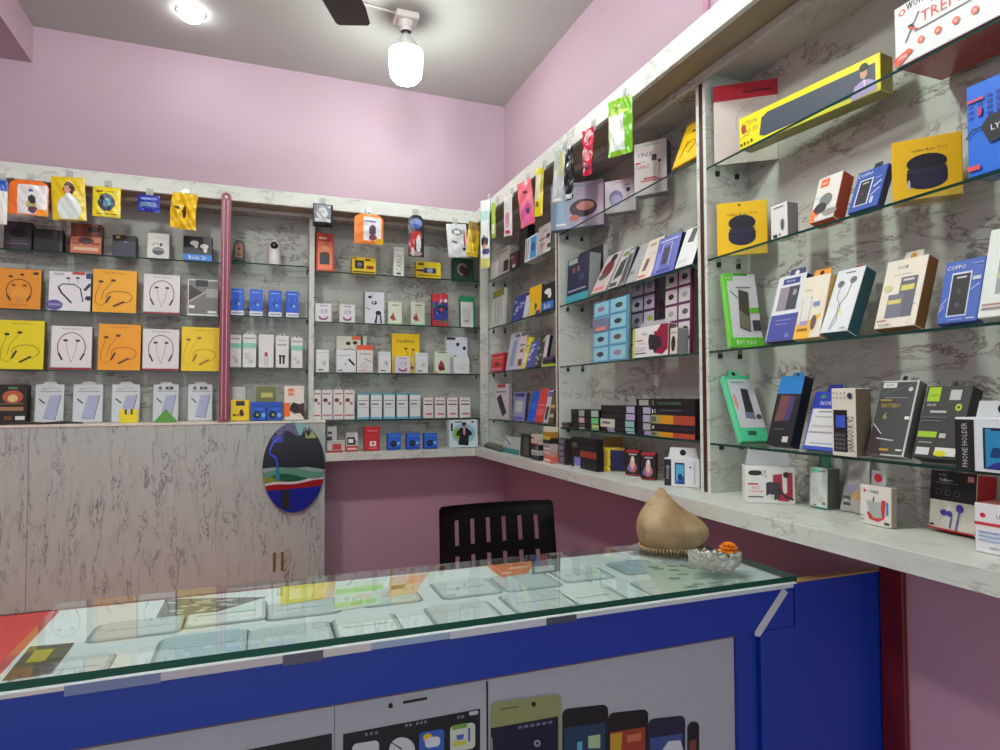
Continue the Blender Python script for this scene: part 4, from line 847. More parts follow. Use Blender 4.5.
# ------------------------------------------------ bay B
z = ZB_[0]
c0 = on_y(239, 261, YS+.05); g = thing('security_camera', 'small black camera with amber lens face on the narrow bay top shelf', 'camera', (c0.x, c0.y, z))
q = MB(); q.lathe([(0, .001), (.034, .001), (.036, .006), (.030, .011), (.012, .013), (0, .013)], mat((28, 34, 32), .3), 24); q.build('camera_base', g)
hh = on_y(239, 241, YS+.05).z-z; q = MB(); hw = .026; n = 12; pts = [(-hw, .013), (hw, .013)]+[(hw*math.cos(i*PI/n), hh-hw+hw*math.sin(i*PI/n)) for i in range(n+1)]
m = len(pts); q.raw([(x, -.020, zz_) for x, zz_ in pts]+[(x, .020, zz_) for x, zz_ in pts], [tuple(range(m)), tuple(range(m, 2*m))[::-1]]+[(i, i+m, (i+1) % m+m, (i+1) % m) for i in range(m)], mat((24, 24, 24), .25)); q.build('camera_body', g)
q = MB(); pts = [(x*.62, .028+(zz_-.013)*.72) for x, zz_ in pts]; q.raw([(x, -.0208, zz_) for x, zz_ in pts], [tuple(range(m))], mat((150, 100, 50), .25)); q.face([(.007*math.cos(a), -.0213, hh*.62+.007*math.sin(a)) for a in [i*PI/8 for i in range(16)]], mat((20, 20, 20), .1)); q.face([(.010*math.cos(a), -.0213, hh*.38+.008*math.sin(a)) for a in [i*PI/8 for i in range(16)]], mat((60, 50, 40), .2)); q.build('lens_face', g)
c0 = on_y(274, 263, YS+.05); hh = on_y(274, 240.5, YS+.05).z-z; g = thing('security_camera', 'white dome camera with round black eye on the narrow bay top shelf', 'camera', (c0.x, c0.y, z))
q = MB(); q.lathe([(0, .001), (.031, .001), (.032, .004), (.030, hh*.45), (.029, hh*.5), (0, hh*.5)], mat((232, 230, 228), .35), 28); q.build('camera_base', g)
q = MB(); q.lathe([(.029, hh*.50)]+[(.030*math.cos(a), hh-.030+.030*math.sin(a)) for a in [i*PI/20 for i in range(0, 10)]]+[(0, hh)], mat((234, 232, 230), .3), 28); q.build('camera_head', g)
q = MB(); q.lathe([(0, -.004), (.012, -.003), (.0175, .001), (.0175, .006)], mat((16, 16, 18), .12), 24); o = q.build('camera_eye', g); o.rotation_euler = (-PI/2, 0, 0); o.location = (0, -.0, 0); o.location = (0, -.0315, hh-.030); o.rotation_euler = (-PI/2, 0, 0)
z = ZB_[1]
for i, (a, b_, yt, nm) in enumerate([(231, 243.5, 288.5, 'leftmost'), (249.5, 262.5, 289.5, 'second from left'), (268.5, 281.5, 290.5, 'third from left'), (286, 298.5, 291.5, 'rightmost')]):
    carton('charger_box', nm+' of four small blue and white boxes in the narrow bay', 'box', bpts(a, b_, .02), z, yt, [r(0, 0, 1, .17, (226, 230, 236)), r(.1, .06, .9, .1, (120, 140, 180)), e(.5, .5, .2, .13, (16, 60, 170)), l([(.2, .7), (.5, .5), (.8, .75)], .05, (90, 150, 240)), r(.15, .86, .85, .9, (140, 180, 240)), e(.62, .42, .12, .06, (120, 180, 245))], (34, 96, 222), (20, 60, 160), th=.04, group='small blue boxes in the narrow bay')
z = ZB_[2]; gb = 'white cable boxes in the narrow bay'
gband = [r(.0, .58, 1, .74, (140, 214, 184)), r(.1, .86, .9, .9, (160, 160, 160)), e(.35, .3, .2, .07, (206, 210, 208)), e(.6, .18, .2, .06, (200, 204, 202)), l([(.2, .35), (.6, .2), (.8, .3)], .03, (170, 172, 172))]
for a, b_, yt, ops, lab, dot in [(230, 241, 335, gband, 'white cable box with mint band beside the maroon strip', None), (242.5, 256, 334.5, gband+[t('Cable', .3, .4, .05, G)], 'white cable box with mint band, second in the narrow bay', K),
                            (258.5, 273.5, 334.5, [r(.4, .34, .6, .46, (190, 60, 70)), l([(.42, .34), (.42, .05)], .03, (190, 110, 100)), l([(.58, .34), (.58, .05)], .03, (120, 120, 120)), t('Cable', .3, .9, .04, LG)], 'wide plain white cable box with a small red mark', None),
                            (275.5, 288.5, 336, [r(.28, .12, .44, .40, (28, 28, 30)), r(.54, .12, .70, .40, (28, 28, 30)), r(.25, .34, .75, .38, (28, 28, 30)), r(.15, .7, .85, .73, (160, 120, 120)), r(.2, .84, .8, .87, LG)], 'white cable box showing two black plugs', K), (291, 302.5, 338, gband, 'white cable box with mint band beside the bay divider', K)]:
    carton('cable_box', lab, 'box', bpts(a, b_, .02), z, yt, ops, (228, 228, 224), (190, 190, 186), th=.035, tab=(.5, .012, (205, 205, 200), dot) if dot else None, group=gb)
z = ZL
carton('plug_box', 'yellow box with a black plug picture at the foot of the narrow bay', 'box', bpts(230.5, 249, .02, S=YF), z, 400.5, [r(.28, .72, .76, .94, (40, 36, 20)), p([(.5, .5), (.62, .56), (.74, .3), (.6, .18), (.46, .3)], (50, 26, 14)), r(.12, .22, .3, .32, (90, 70, 10)), e(.4, .26, .05, .05, (90, 70, 10))], (240, 206, 16), (190, 150, 10), th=.05)
carton('clear_packet', 'crumpled clear and white packet standing behind the yellow plug box', 'packet', bpts(232, 245, .10, S=YF), z, 387, [r(.1, .5, .9, .55, (150, 150, 150)), r(.4, .3, .6, .6, (240, 240, 240)), r(.1, .7, .6, .8, (206, 208, 206))], (196, 200, 198), th=.02)
for a, b_, nm in [(251, 266, 'left'), (266.6, 282, 'right')]:
    carton('plug_box', nm+' one of two royal blue boxes with black discs side by side', 'box', bpts(a, b_, .02, S=YF), z, 402.5, [e(.38, .3, .26, .22, (14, 22, 40)), e(.42, .3, .08, .06, (180, 190, 120)), e(.82, .28, .14, .12, (120, 180, 240)), r(.1, .75, .9, .8, (20, 60, 150)), e(.55, .6, .3, .06, (40, 110, 230))], (22, 84, 204), (16, 56, 150), th=.05, group='blue boxes at the foot of the narrow bay')
carton('clear_packet', 'clear packet with an olive label behind the two blue boxes', 'packet', bpts(254, 277, .10, S=YF), z, 386, [r(.08, .45, .95, .98, (124, 124, 70)), r(.3, .66, .8, .8, (206, 196, 110)), r(.0, .30, 1, .42, (60, 60, 56)), r(.2, .34, .8, .5, (190, 170, 190))], (150, 160, 146), th=.015)
carton('charger_box', 'white and orange charger box with a dark plug beside the bay divider', 'box', bpts(284, 304, .02, S=YF), z, 386.5, [r(0, .1, .3, .5, (240, 110, 30)), r(.2, .72, .5, .92, (240, 120, 50)), t('mi', .35, .82, .1, W), p([(.25, .3), (.45, .52), (.75, .46), (1, .5), (1, .05), (.8, .2), (.5, .18)], (64, 34, 26)), e(.5, .36, .2, .14, (34, 22, 20))], (230, 222, 208), (90, 80, 76), th=.05)
# ------------------------------------------------ bay C
z = ZCc[0]; gc1 = 'boxes on the top shelf of the corner bay'
carton('phone_case_box', 'tall red and orange case box on the corner bay top shelf', 'box', bpts(316, 334, .02), z, 233, [r(.1, .04, .9, .78, (236, 130, 90)), r(.2, .18, .75, .48, (60, 64, 70)), e(.5, .60, .22, .08, (240, 160, 110)), r(.15, .84, .6, .9, (240, 190, 170)), e(.5, .45, .2, .06, (90, 50, 40))], (206, 60, 34), (160, 60, 40), th=.04, group=gc1)
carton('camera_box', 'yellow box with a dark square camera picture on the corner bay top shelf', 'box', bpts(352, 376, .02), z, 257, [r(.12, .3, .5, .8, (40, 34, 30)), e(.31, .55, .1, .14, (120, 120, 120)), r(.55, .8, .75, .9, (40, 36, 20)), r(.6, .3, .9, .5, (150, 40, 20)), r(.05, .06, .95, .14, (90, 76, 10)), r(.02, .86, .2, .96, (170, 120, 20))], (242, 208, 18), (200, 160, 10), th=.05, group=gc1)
carton('cable_box', 'slim white upright box between the two yellow boxes', 'box', bpts(393.5, 404, .02), z, 247, [t('CABLE', .55, .45, .18, (130, 150, 140), .6, 1), r(.3, .06, .7, .12, (60, 60, 70)), r(.2, .88, .8, .92, LG)], (226, 228, 218), th=.03, group=gc1)
carton('camera_box', 'yellow box with a long purple-black product picture near the corner', 'box', bpts(416.5, 441, .02), z, 261.5, [r(.3, .3, .8, .62, (60, 50, 110)), e(.55, .46, .12, .14, (150, 170, 200)), r(0, .38, .3, .5, (60, 40, 30)), r(.05, .76, .3, .9, (120, 70, 20)), r(.05, .1, .95, .18, (170, 130, 10))], (236, 210, 24), (200, 160, 10), th=.05, group=gc1)
carton('watch_box', 'dark green box with a round picture next to the room corner', 'box', bpts(454, 474, .03), z, 258, [e(.42, .5, .26, .28, (150, 130, 120)), e(.42, .5, .17, .18, (40, 30, 34)), r(.1, .84, .9, .9, (30, 90, 60)), e(.6, .4, .2, .2, (50, 34, 36))], (22, 66, 42), (16, 50, 34), th=.05, top=(20, 60, 34), group=gc1)
z = ZCc[1]; gc2 = 'boxes on the second shelf of the corner bay'
smile = [l(arc(.5, .35, .26, .20, 190, 350), .09, (190, 120, 160)), r(.3, .86, .75, .9, G), e(.5, .55, .28, .14, (214, 208, 224)), l([(.4, .7), (.42, .5)], .03, (170, 160, 190)), l([(.66, .7), (.7, .5)], .05, (140, 140, 170)), l(arc(.5, .22, .25, .1, 190, 350), .07, (90, 40, 70))]
carton('earphone_box', 'small white box with pink curved print left on the second corner shelf', 'box', bpts(315, 331.5, .02), z, 303.5, smile, (230, 228, 228), th=.035, group=gc2)
carton('earphone_box', 'small white box with pink curved print beside the earphone case box', 'box', bpts(339.5, 355, .02), z, 304.5, smile, (230, 228, 228), th=.035, group=gc2)
carton('earphone_box', 'white box with black earphone drawings and a black left edge', 'box', bpts(364, 384.5, .02), z, 292, [r(0, 0, .04, 1, (50, 50, 56)), e(.3, .84, .1, .04, K), e(.5, .66, .14, .06, K), e(.48, .67, .06, .03, W), p([(.5, .02), (.6, .3), (.66, .3), (.62, .02)], K), p([(.8, .02), (.76, .3), (.82, .3), (.88, .02)], K), e(.7, .34, .14, .07, K), l([(.3, .84), (.5, .95)], .02, G), l([(.1, .5), (.3, .42)], .03, (60, 60, 66))], (228, 228, 236), (190, 190, 200), th=.035, group=gc2)
for a, b_, nm in [(388, 402, 'white and mint box with brown plug picture right of the black-edged box'), (411, 425, 'white and mint box with brown plug picture left of the red patterned box')]:
    carton('cable_box', nm, 'box', bpts(a, b_, .02), z, 302, [p([(.25, .4), (.4, .55), (.5, .3), (.6, .2), (.3, .15)], (190, 110, 80)), e(.32, .3, .16, .09, (150, 70, 60)), r(.3, .84, .8, .88, G), r(.0, 0, 1, .06, (170, 214, 170))], (224, 230, 208), (180, 210, 180), th=.035, tab=(.4, .012, (205, 210, 200), K), group=gc2)
rg5 = random.Random(12)
carton('phone_case_box', 'red and blue bubble-patterned box on the second corner shelf', 'box', bpts(432.5, 448.5, .02), z, 293.5, [r(.05, .18, .95, .72, (50, 56, 140))]+[e(rg5.uniform(.1, .9), rg5.uniform(.05, .95), .11, .06, rg5.choice([(220, 60, 80), (60, 80, 190), (230, 160, 170), (40, 130, 90), (30, 30, 60), (220, 220, 230)])) for _ in range(18)], (200, 44, 60), (120, 30, 60), th=.03, group=gc2)
carton('phone_case_box', 'green box with a white front card next to the room corner', 'box', bpts(461, 475.5, .03), z, 296.5, [r(0, .0, .84, .82, (226, 226, 220)), r(.12, .1, .7, .6, (206, 208, 206)), e(.4, .2, .15, .04, (190, 140, 150))], (30, 150, 96), (20, 120, 76), th=.035, group=gc2)
z = ZCc[2]; gc3 = 'boxes on the third shelf of the corner bay'
whitebox = [e(.6, .42, .2, .16, (214, 222, 220)), r(.15, .08, .55, .13, (70, 70, 76)), r(.55, .36, .75, .44, (170, 180, 180)), r(0, .86, 1, .88, LG)]
carton('charger_box', 'small white box alone at the left of the third corner shelf', 'box', bpts(316, 329, .02), z, 350, whitebox, (230, 232, 230), th=.04, group=gc3)
carton('earphone_box', 'white and orange earphone box standing behind two front boxes', 'box', bpts(336.5, 361, .075), z, 336, [e(.48, .80, .1, .05, K), e(.76, .82, .1, .05, (60, 40, 30)), r(.62, .9, 1, 1, (226, 110, 50)), l(arc(.5, .45, .4, .2, 20, 160), .03, (60, 60, 60))], (222, 218, 206), th=.03, group=gc3)
carton('adapter_box', 'small cream box with a dark green letter behind the orange-topped box', 'box', bpts(360, 367, .075), z, 336.5, [r(.1, .5, .45, 1, (20, 100, 80)), r(.1, .5, .9, .65, (20, 100, 80))], (214, 226, 214), th=.03, group=gc3)
carton('cable_box', 'white box with a slanted black stick picture in the third corner shelf', 'box', bpts(336.5, 356, .015), z, 350.5, [l([(.62, .6), (.92, .32)], .11, K), r(.1, .06, .3, .11, (70, 70, 76)), e(.46, .36, .05, .04, G), r(.05, .74, .7, .79, LG)], (230, 232, 234), th=.05, group=gc3)
carton('cable_box', 'white box with orange-red top right of the black stick box', 'box', bpts(357, 373, .015), z, 345.5, [r(0, .82, 1, 1, (236, 90, 56)), r(.15, .66, .9, .69, (130, 130, 130)), l([(.5, .5), (.9, .38)], .05, (110, 110, 110)), e(.45, .25, .28, .13, (214, 210, 206)), r(.1, .06, .6, .09, (210, 140, 120))], (230, 224, 220), th=.05, top=(226, 84, 50), group=gc3)
carton('charger_box', 'small white box left of the tall yellow box', 'box', bpts(378.5, 391, .02), z, 352, [r(0, .84, 1, 1, (220, 228, 236))]+whitebox+[e(.6, .5, .1, .06, (180, 160, 220))], (228, 230, 232), th=.04, group=gc3)
carton('earphone_box', 'tall yellow box with dark lettering on the third corner shelf', 'box', bpts(392, 420, .05), z, 333.5, [t('realme', .5, .82, .11, (80, 60, 10), .84), e(.5, .62, .06, .025, (110, 80, 10)), e(.76, .60, .06, .025, (110, 80, 10)), l([(.5, .6), (.6, .4), (.75, .1)], .015, (120, 90, 10)), e(.72, .14, .06, .03, (60, 40, 10)), l([(.76, .6), (.7, .4)], .015, (120, 90, 10))], (246, 204, 8), (200, 160, 10), th=.03, group=gc3)
carton('earphone_box', 'small white and pink box in front of the tall yellow box', 'box', bpts(395, 410.5, .012), z, 356.5, smile, (226, 216, 232), th=.03, group=gc3)
carton('charger_box', 'small white box at the right front of the tall yellow box', 'box', bpts(415.5, 428, .012), z, 353, whitebox, (228, 230, 230), th=.035, group=gc3)
carton('cable_box', 'pale green box with a red plug picture on the third corner shelf', 'box', bpts(435, 450, .015), z, 351.5, [p([(.2, .3), (.4, .6), (.6, .45), (.66, .15), (.3, .1)], (170, 50, 50)), e(.45, .22, .22, .08, (120, 30, 34)), r(.2, .92, .8, .98, (110, 160, 90)), r(0, 0, .2, .1, (220, 200, 60))], (216, 230, 208), th=.035, group=gc3)
carton('phone_case_box', 'large white box with dark buttons behind near the room corner', 'box', bpts(446, 468, .06), z, 337, [r(.05, .92, .45, .99, (50, 50, 60)), e(.55, .80, .08, .05, K), e(.85, .70, .08, .05, K), l([(.4, .5), (.7, .35)], .06, (60, 60, 66)), r(0, 0, .04, 1, (210, 200, 120))], (222, 224, 236), th=.03, group=gc3)
carton('charger_box', 'small plain white box in front of the large white buttoned box', 'box', bpts(454, 469.5, .015), z, 357, [r(.1, .5, .9, .52, LG), e(.5, .3, .2, .12, (216, 220, 220))], (226, 230, 230), th=.04, group=gc3)
z = ZCc[3]; gc4 = 'slim white boxes in a row on the lowest corner shelf'
ord_ = ['first', 'second', 'third', 'fourth', 'fifth']
for i, (a, b_) in enumerate([(313.2, 321), (321.6, 332.5), (333.2, 343.5), (344, 354.5)]):
    carton('cable_box', ord_[i]+' red-dotted slim white box from the bay divider', 'box', bpts(a, b_, .015), z, 390.5, [e(.35, .66, .22, .07, (120, 60, 60)), e(.7, .55, .14, .05, (190, 100, 100)), r(.15, .86, .85, .9, (160, 110, 110)), r(.1, .12, .9, .17, (200, 110, 110)), r(.0, 0, .05, 1, (200, 190, 186))], (232, 226, 222), (190, 180, 176), th=.035, tab=(.5, .012, (200, 190, 186), (100, 40, 40)), group=gc4)
for i, (a, b_) in enumerate([(357, 369), (370.5, 382), (383.5, 395), (396.5, 408), (409.5, 420.5)]):
    carton('cable_box', ord_[i]+' cyan-edged slim white box from the left', 'box', bpts(a, b_, .015), z, 393.5, [r(0, .93, 1, 1, (90, 180, 200)), r(.1, .70, .9, .73, (130, 130, 136)), r(.15, .55, .7, .60, (90, 96, 100)), r(.1, .44, .9, .46, LG), r(0, 0, 1, .08, (110, 190, 214)), r(0, .08, .05, .93, (80, 140, 160))], (230, 232, 230), (90, 150, 170), th=.035, group=gc4)
for i, (a, b_) in enumerate([(423.5, 433.5), (435, 445.5), (447.5, 458), (460, 470.5)]):
    carton('cable_box', ord_[i]+' red-lettered slim white box counted towards the room corner', 'box', bpts(a, b_, .02), z, 398, [r(.1, .82, .9, .86, (120, 70, 70)), r(.1, .64, .9, .70, (90, 60, 60)), r(.25, .16, .85, .24, (214, 90, 100)), r(.3, .4, .7, .42, LG)], (232, 226, 224), (196, 190, 188), th=.035, tab=(.5, .012, (200, 190, 186), (160, 40, 50)), group=gc4)
z = ZBT
carton('sim_packet', 'dark violet and white packet at the left end of the corner board', 'packet', bpts(327, 337, .05, S=YF), z, 427, [r(.0, .2, .5, .6, (50, 44, 80)), r(.1, .7, .5, .8, (70, 60, 70))], (190, 186, 184), th=.03)
carton('leaflet_stack', 'small pale stack of leaflets with red print on the corner board', 'box', bpts(327, 345, .02, S=YF), z, 441, [r(.3, .2, .8, .7, (190, 60, 56)), r(0, .8, 1, .9, (170, 190, 180))], (200, 196, 186), th=.025)
b = MB(); v0 = on_y(327, 455, YF+.004); v1 = on_y(343, 455, YF+.004); b.box((v0.x, YF+.003, ZBT+.0004), (v1.x, YF+.016, ZBT+.010), mat((186, 60, 56)), .001); tag(b.build('red_packet'), 'thin red packet lying flat at the front of the corner board', 'packet')
carton('adapter_box', 'red and white adapter packet with a black and white plug beside the red box', 'packet', bpts(346, 358, .03, S=YF), z, 433, [r(.1, .35, .8, .75, K), r(.2, .45, .6, .65, W), r(0, 0, 1, .28, (200, 60, 60)), r(.1, .08, .9, .18, (230, 190, 190)), r(.75, .6, .95, .95, (220, 225, 220))], (196, 190, 186), th=.03)
carton('charger_box', 'red box with a white square symbol on the corner board', 'box', bpts(364.5, 380, .03, S=YF), z, 427, [r(.35, .18, .75, .38, W), r(.46, .24, .64, .33, (200, 30, 40)), r(.2, .8, .85, .83, (226, 150, 150)), r(.3, .07, .85, .12, (230, 120, 120)), r(.2, .7, .7, .72, (140, 20, 26))], (200, 28, 42), (150, 20, 30), th=.04)
for a, b_, nm in [(388, 401, 'leftmost'), (407, 420, 'middle'), (424.5, 437.5, 'rightmost')]:
    carton('plug_box', nm+' of three royal blue boxes spaced along the corner board', 'box', bpts(a, b_, .03, S=YF), z, 433.5, [e(.42, .36, .24, .2, (14, 24, 60)), e(.42, .38, .08, .06, (60, 80, 120)), e(.8, .38, .12, .09, (150, 190, 240)), r(.1, .8, .9, .84, (90, 150, 230)), r(.1, .08, .9, .12, (20, 50, 150))], (34, 100, 214), (20, 60, 150), th=.04, group='royal blue boxes on the corner board')
carton('grooming_kit_box', 'pale blue box with a man in a dark suit standing in the corner', 'box', bpts(449.5, 478, .03, S=YF), z, 420.5, [e(.5, .5, .42, .36, (150, 200, 220)), e(.3, .5, .14, .2, (150, 190, 60)), p([(.3, .1), (.66, .06), (.68, .4), (.8, .45), (.78, .55), (.6, .72), (.4, .72), (.26, .55), (.24, .42), (.36, .42)], (26, 22, 26)), p([(.48, .72), (.56, .72), (.54, .45), (.5, .45)], (220, 190, 180)), e(.52, .80, .075, .075, (150, 110, 96)), e(.52, .86, .085, .05, (24, 20, 20)), r(.05, .6, .12, .88, (40, 40, 44)), r(.2, .9, .45, .94, (90, 100, 110)), e(.82, .92, .05, .035, (40, 40, 44))], (216, 230, 236), (200, 214, 220), th=.05)
# ------------------------------------------------ bay D (right wall, far)
z = ZD[0]; gd1 = 'boxes on the top shelf beside the corner'
carton('cable_box', 'small white box at the corner end of the far right-wall top shelf', 'box', rpts(490, 496.5, .002), z, 264, [r(.1, .3, .9, .34, LG), r(.1, .5, .9, .53, LG)], (206, 208, 200), th=.04, group=gd1)
carton('cable_box', 'pale grey box with dark print second from the corner on the far right-wall shelf', 'box', rpts(498.5, 508, .01), z, 251, [r(.1, .84, .9, .9, G), r(.1, .3, .9, .33, LG), r(.5, .1, 1, .5, (60, 40, 50))], (196, 194, 186), th=.04, group=gd1)
carton('phone_case_box', 'dark maroon speckled box on the far right-wall top shelf', 'box', rpts(509, 517, .01), z, 255, [e(.5, .5, .3, .3, (110, 40, 70)), e(.6, .2, .2, .1, (200, 190, 190)), e(.3, .75, .2, .1, (140, 120, 130))], (50, 26, 38), th=.04, group=gd1)
carton('phone_case_box', 'tall black case box below the pink pouch', 'box', rpts(518, 526, .02), z, 229, [r(.1, .1, .9, .3, (60, 30, 44)), r(.1, .6, .9, .64, (50, 50, 60))], (24, 18, 24), th=.04, group=gd1)
carton('phone_box', 'white and bright blue box on the far right-wall top shelf', 'box', rpts(524.5, 536.5, .005), z, 240, [r(.45, .05, .95, .92, (60, 150, 214)), e(.7, .5, .15, .2, (24, 90, 150)), r(.1, .1, .16, .9, (120, 110, 130)), r(.25, .1, .3, .9, (130, 120, 140))], (226, 230, 236), th=.05, group=gd1)
carton('adapter_box', 'white box with small dark logos next to the lilac box', 'box', rpts(537.5, 550, .005), z, 229, [t('UNIX', .55, .78, .1, (60, 60, 66)), r(.1, .5, .6, .56, (160, 100, 110)), e(.8, .55, .15, .08, K), e(.9, .2, .14, .08, (60, 60, 60)), r(.15, .3, .6, .36, (206, 160, 160))], (222, 220, 214), (150, 150, 146), th=.05, group=gd1)
z = ZD[1]; gd2 = 'boxes on the second shelf beside the corner'
carton('clear_packet', 'clear packet with olive header card next to the room corner', 'packet', rpts(491.5, 502.5, .004), z, 292.5, [r(0, .80, 1, 1, (126, 118, 34)), l([(.3, .8), (.34, .1)], .05, (120, 120, 130)), l([(.6, .8), (.56, .05)], .05, (110, 110, 120)), l([(.8, .8), (.84, .2)], .04, (140, 140, 150))], (196, 198, 192), th=.02, group=gd2)
carton('battery_box', 'purple-blue patterned box leaning on the second far right-wall shelf', 'box', rpts(510.5, 522, .01), z, 297.5, [e(rg5.uniform(.15, .85), rg5.uniform(.1, .9), .1, .05, (170, 176, 216)) for _ in range(9)], (56, 60, 140), (30, 30, 70), th=.01, xt=516, lean=12, group=gd2)
carton('battery_box', 'thin white box between the purple-blue and the yellow boxes', 'box', rpts(522.5, 527, .01), z, 297, [r(.2, .4, .8, .44, LG)], (210, 214, 216), th=.03, xt=526.5, group=gd2)
carton('earbuds_box', 'yellow box with a small brown mark beside the black box of white earbuds', 'box', rpts(528.5, 540.5, .005), z, 289, [e(.5, .28, .2, .12, (120, 80, 10)), r(.05, .0, .5, .5, (220, 200, 80)), r(.6, .0, .95, .12, (90, 60, 140))], (240, 190, 20), (60, 40, 60), th=.05, group=gd2)
carton('earbuds_box', 'black box with white earbuds and a blue band beside the first column', 'box', rpts(541, 553.5, .005), z, 286, [r(0, .04, 1, .34, (30, 110, 200)), t('Buds', .5, .19, .2, W), e(.5, .7, .26, .1, W), e(.66, .56, .14, .12, W)], (28, 26, 34), th=.05, group=gd2)
z = ZD[2]; gd3 = 'boxes on the third shelf beside the corner'
carton('red_box', 'small red box next to the room corner on the third far right-wall shelf', 'box', rpts(490.5, 503, .004), z, 355, [r(.05, .7, .95, .78, (236, 140, 110)), r(.05, .45, .95, .66, (220, 70, 60)), e(.5, .4, .18, .1, (120, 10, 30)), r(.1, .05, .9, .2, (236, 120, 140))], (206, 40, 60), (150, 30, 40), th=.05, group=gd3)
for a, b_, xt, yt, c, sd, ops, lab in [(505.5, 516, 511, 335, (196, 202, 216), (120, 126, 140), [p([(.3, .1), (.7, .1), (.8, .8), (.4, .8)], (150, 160, 200)), r(.5, .88, .9, .95, (90, 80, 110))], 'pale blue-white leaning pack beside the small red box'),
                                       (515.5, 522, 520.5, 337, (222, 206, 206), (180, 160, 160), [r(.2, .1, .8, .3, (120, 60, 50)), r(.3, .5, .8, .6, (160, 90, 90)), r(.2, .7, .9, .74, (90, 80, 90))], 'white and brown leaning pack between the pale blue and yellow packs'),
                                       (518.5, 525, 525, 339, (226, 214, 60), (240, 210, 20), [r(.2, .2, .8, .5, (240, 240, 210)), r(.1, .7, .9, .75, (140, 120, 20))], 'yellow leaning pack on the third far right-wall shelf'),
                                       (525, 534, 531.5, 343, (84, 90, 170), (50, 56, 90), [e(rg5.uniform(.15, .85), rg5.uniform(.1, .9), .12, .04, (206, 206, 226)) for _ in range(10)], 'blue speckled leaning pack on the third far right-wall shelf'),
                                       (533.5, 540, 541, 337, (60, 66, 60), (40, 40, 40), [e(rg5.uniform(.15, .85), rg5.uniform(.1, .9), .14, .04, (196, 200, 170)) for _ in range(7)], 'dark green-black leaning pack right of the blue speckled one'),
                                       (541, 544.5, 546.5, 336, (206, 190, 196), (30, 26, 34), [], 'thin pinkish pack with a black side leaning beside the dark green-black one')]:
    carton('battery_box', lab, 'box', rpts(a, b_, .01), z, yt, ops, c, sd, th=.018, xt=xt, group=gd3)
P0, P1 = rpts(542, 553, .01)
for i, (c, hh, lab) in enumerate([((190, 196, 60), .012, 'bottom yellow-green flat box of the little stack by the first column'), ((40, 36, 44), .016, 'middle black flat box of the little stack by the first column'), ((80, 60, 110), .014, 'top purple flat box of the little stack by the first column')]):
    b = MB(); zz_ = z+.0008+sum([.012, .016, .014][:i])+.0004*i; b.box((XS+.01, P1[1], zz_), (XS+.09, P0[1]-.004*i, zz_+hh), mat(c), .0012); tag(b.build('flat_box'), lab, 'box', 'little stack by the first column')
z = ZD[3]; gd4 = 'packs on the lowest shelf beside the corner'
carton('phone_case_box', 'white box with a tilted black phone picture beside the room corner', 'box', rpts(494.5, 508, .02), z, 384.5, [p([(.15, .6), (.45, .72), (.9, .2), (.6, .08)], (30, 34, 50)), r(.2, .9, .8, .99, (170, 60, 70)), r(.1, .76, .9, .8, (150, 130, 140)), r(.1, .05, .3, .1, LG)], (214, 206, 212), (170, 160, 170), th=.02, xt=495, group=gd4)
for a, b_, xt, yt, c, sd, ops, lab in [(512, 524, 514.5, 393, (150, 146, 200), (60, 60, 80), [r(.1, .85, .9, .98, (40, 60, 130)), r(.2, .3, .8, .7, (190, 206, 200)), r(.1, .05, .9, .15, (110, 90, 190))], 'lilac and navy pack on the lowest far right-wall shelf'),
                                       (526.5, 534, 533.5, 392, (30, 90, 214), (20, 50, 120), [r(.2, .4, .8, .6, (50, 120, 230))], 'bright blue leaning pack on the lowest far right-wall shelf'),
                                       (534, 542.5, 541, 389.5, (214, 64, 60), (150, 40, 40), [r(.1, .5, .9, .52, (240, 170, 160)), r(.1, .2, .9, .4, (230, 100, 100))], 'red leaning pack on the lowest far right-wall shelf'),
                                       (543, 547.5, 549, 391, (196, 206, 220), (60, 80, 160), [r(.1, .8, .9, .95, (60, 100, 190)), r(.2, .1, .8, .5, (80, 60, 50))], 'white and blue pack leaning between the red one and the column'),
                                       (548, 553, 552.5, 393, (96, 74, 44), (60, 50, 30), [r(.1, .5, .9, .6, (200, 180, 100)), r(.1, .2, .9, .3, (190, 190, 160))], 'brown and cream pack touching the first column on the lowest shelf')]:
    carton('battery_box', lab, 'box', rpts(a, b_, .01), z, yt, ops, c, sd, th=.018, xt=xt, group=gd4)
z = ZBT
# far end of the right board: flat pouches, clear packet, stacks
b = MB(); b.raw([(XF+.06, yon(483, XF+.06), z+.001), (XF+.03, yon(502, XF+.03), z+.001), (XF+.12, yon(504, XF+.12), z+.001), (XF+.14, yon(487, XF+.14), z+.001)]+[(XF+.065, yon(484, XF+.06), z+.016), (XF+.035, yon(501, XF+.03), z+.010), (XF+.115, yon(503, XF+.12), z+.018), (XF+.13, yon(488, XF+.14), z+.020)], [(3, 2, 1, 0), (4, 5, 6, 7), (0, 1, 5, 4), (1, 2, 6, 5), (2, 3, 7, 6), (3, 0, 4, 7)], mat((64, 68, 60), .3)); tag(b.build('pouch'), 'dark flat pouch lying in the corner of the bottom board', 'pouch')
carton('clear_packet', 'clear and teal packet standing at the far end of the right bottom board', 'packet', rpts(503, 519, .05, S=XF), z, 436, [r(0, 0, 1, .3, (60, 140, 140)), r(.1, .5, .5, .9, (206, 214, 216)), p([(0, .9), (.4, .5), (.5, .55), (.1, 1)], (120, 130, 130))], (186, 196, 194), th=.02)
carton('black_box', 'olive-black upright box beside the teal packet', 'box', rpts(520, 529, .04, S=XF), z, 434, [r(.4, .1, .9, .85, (86, 80, 60))], (36, 40, 34), th=.05)
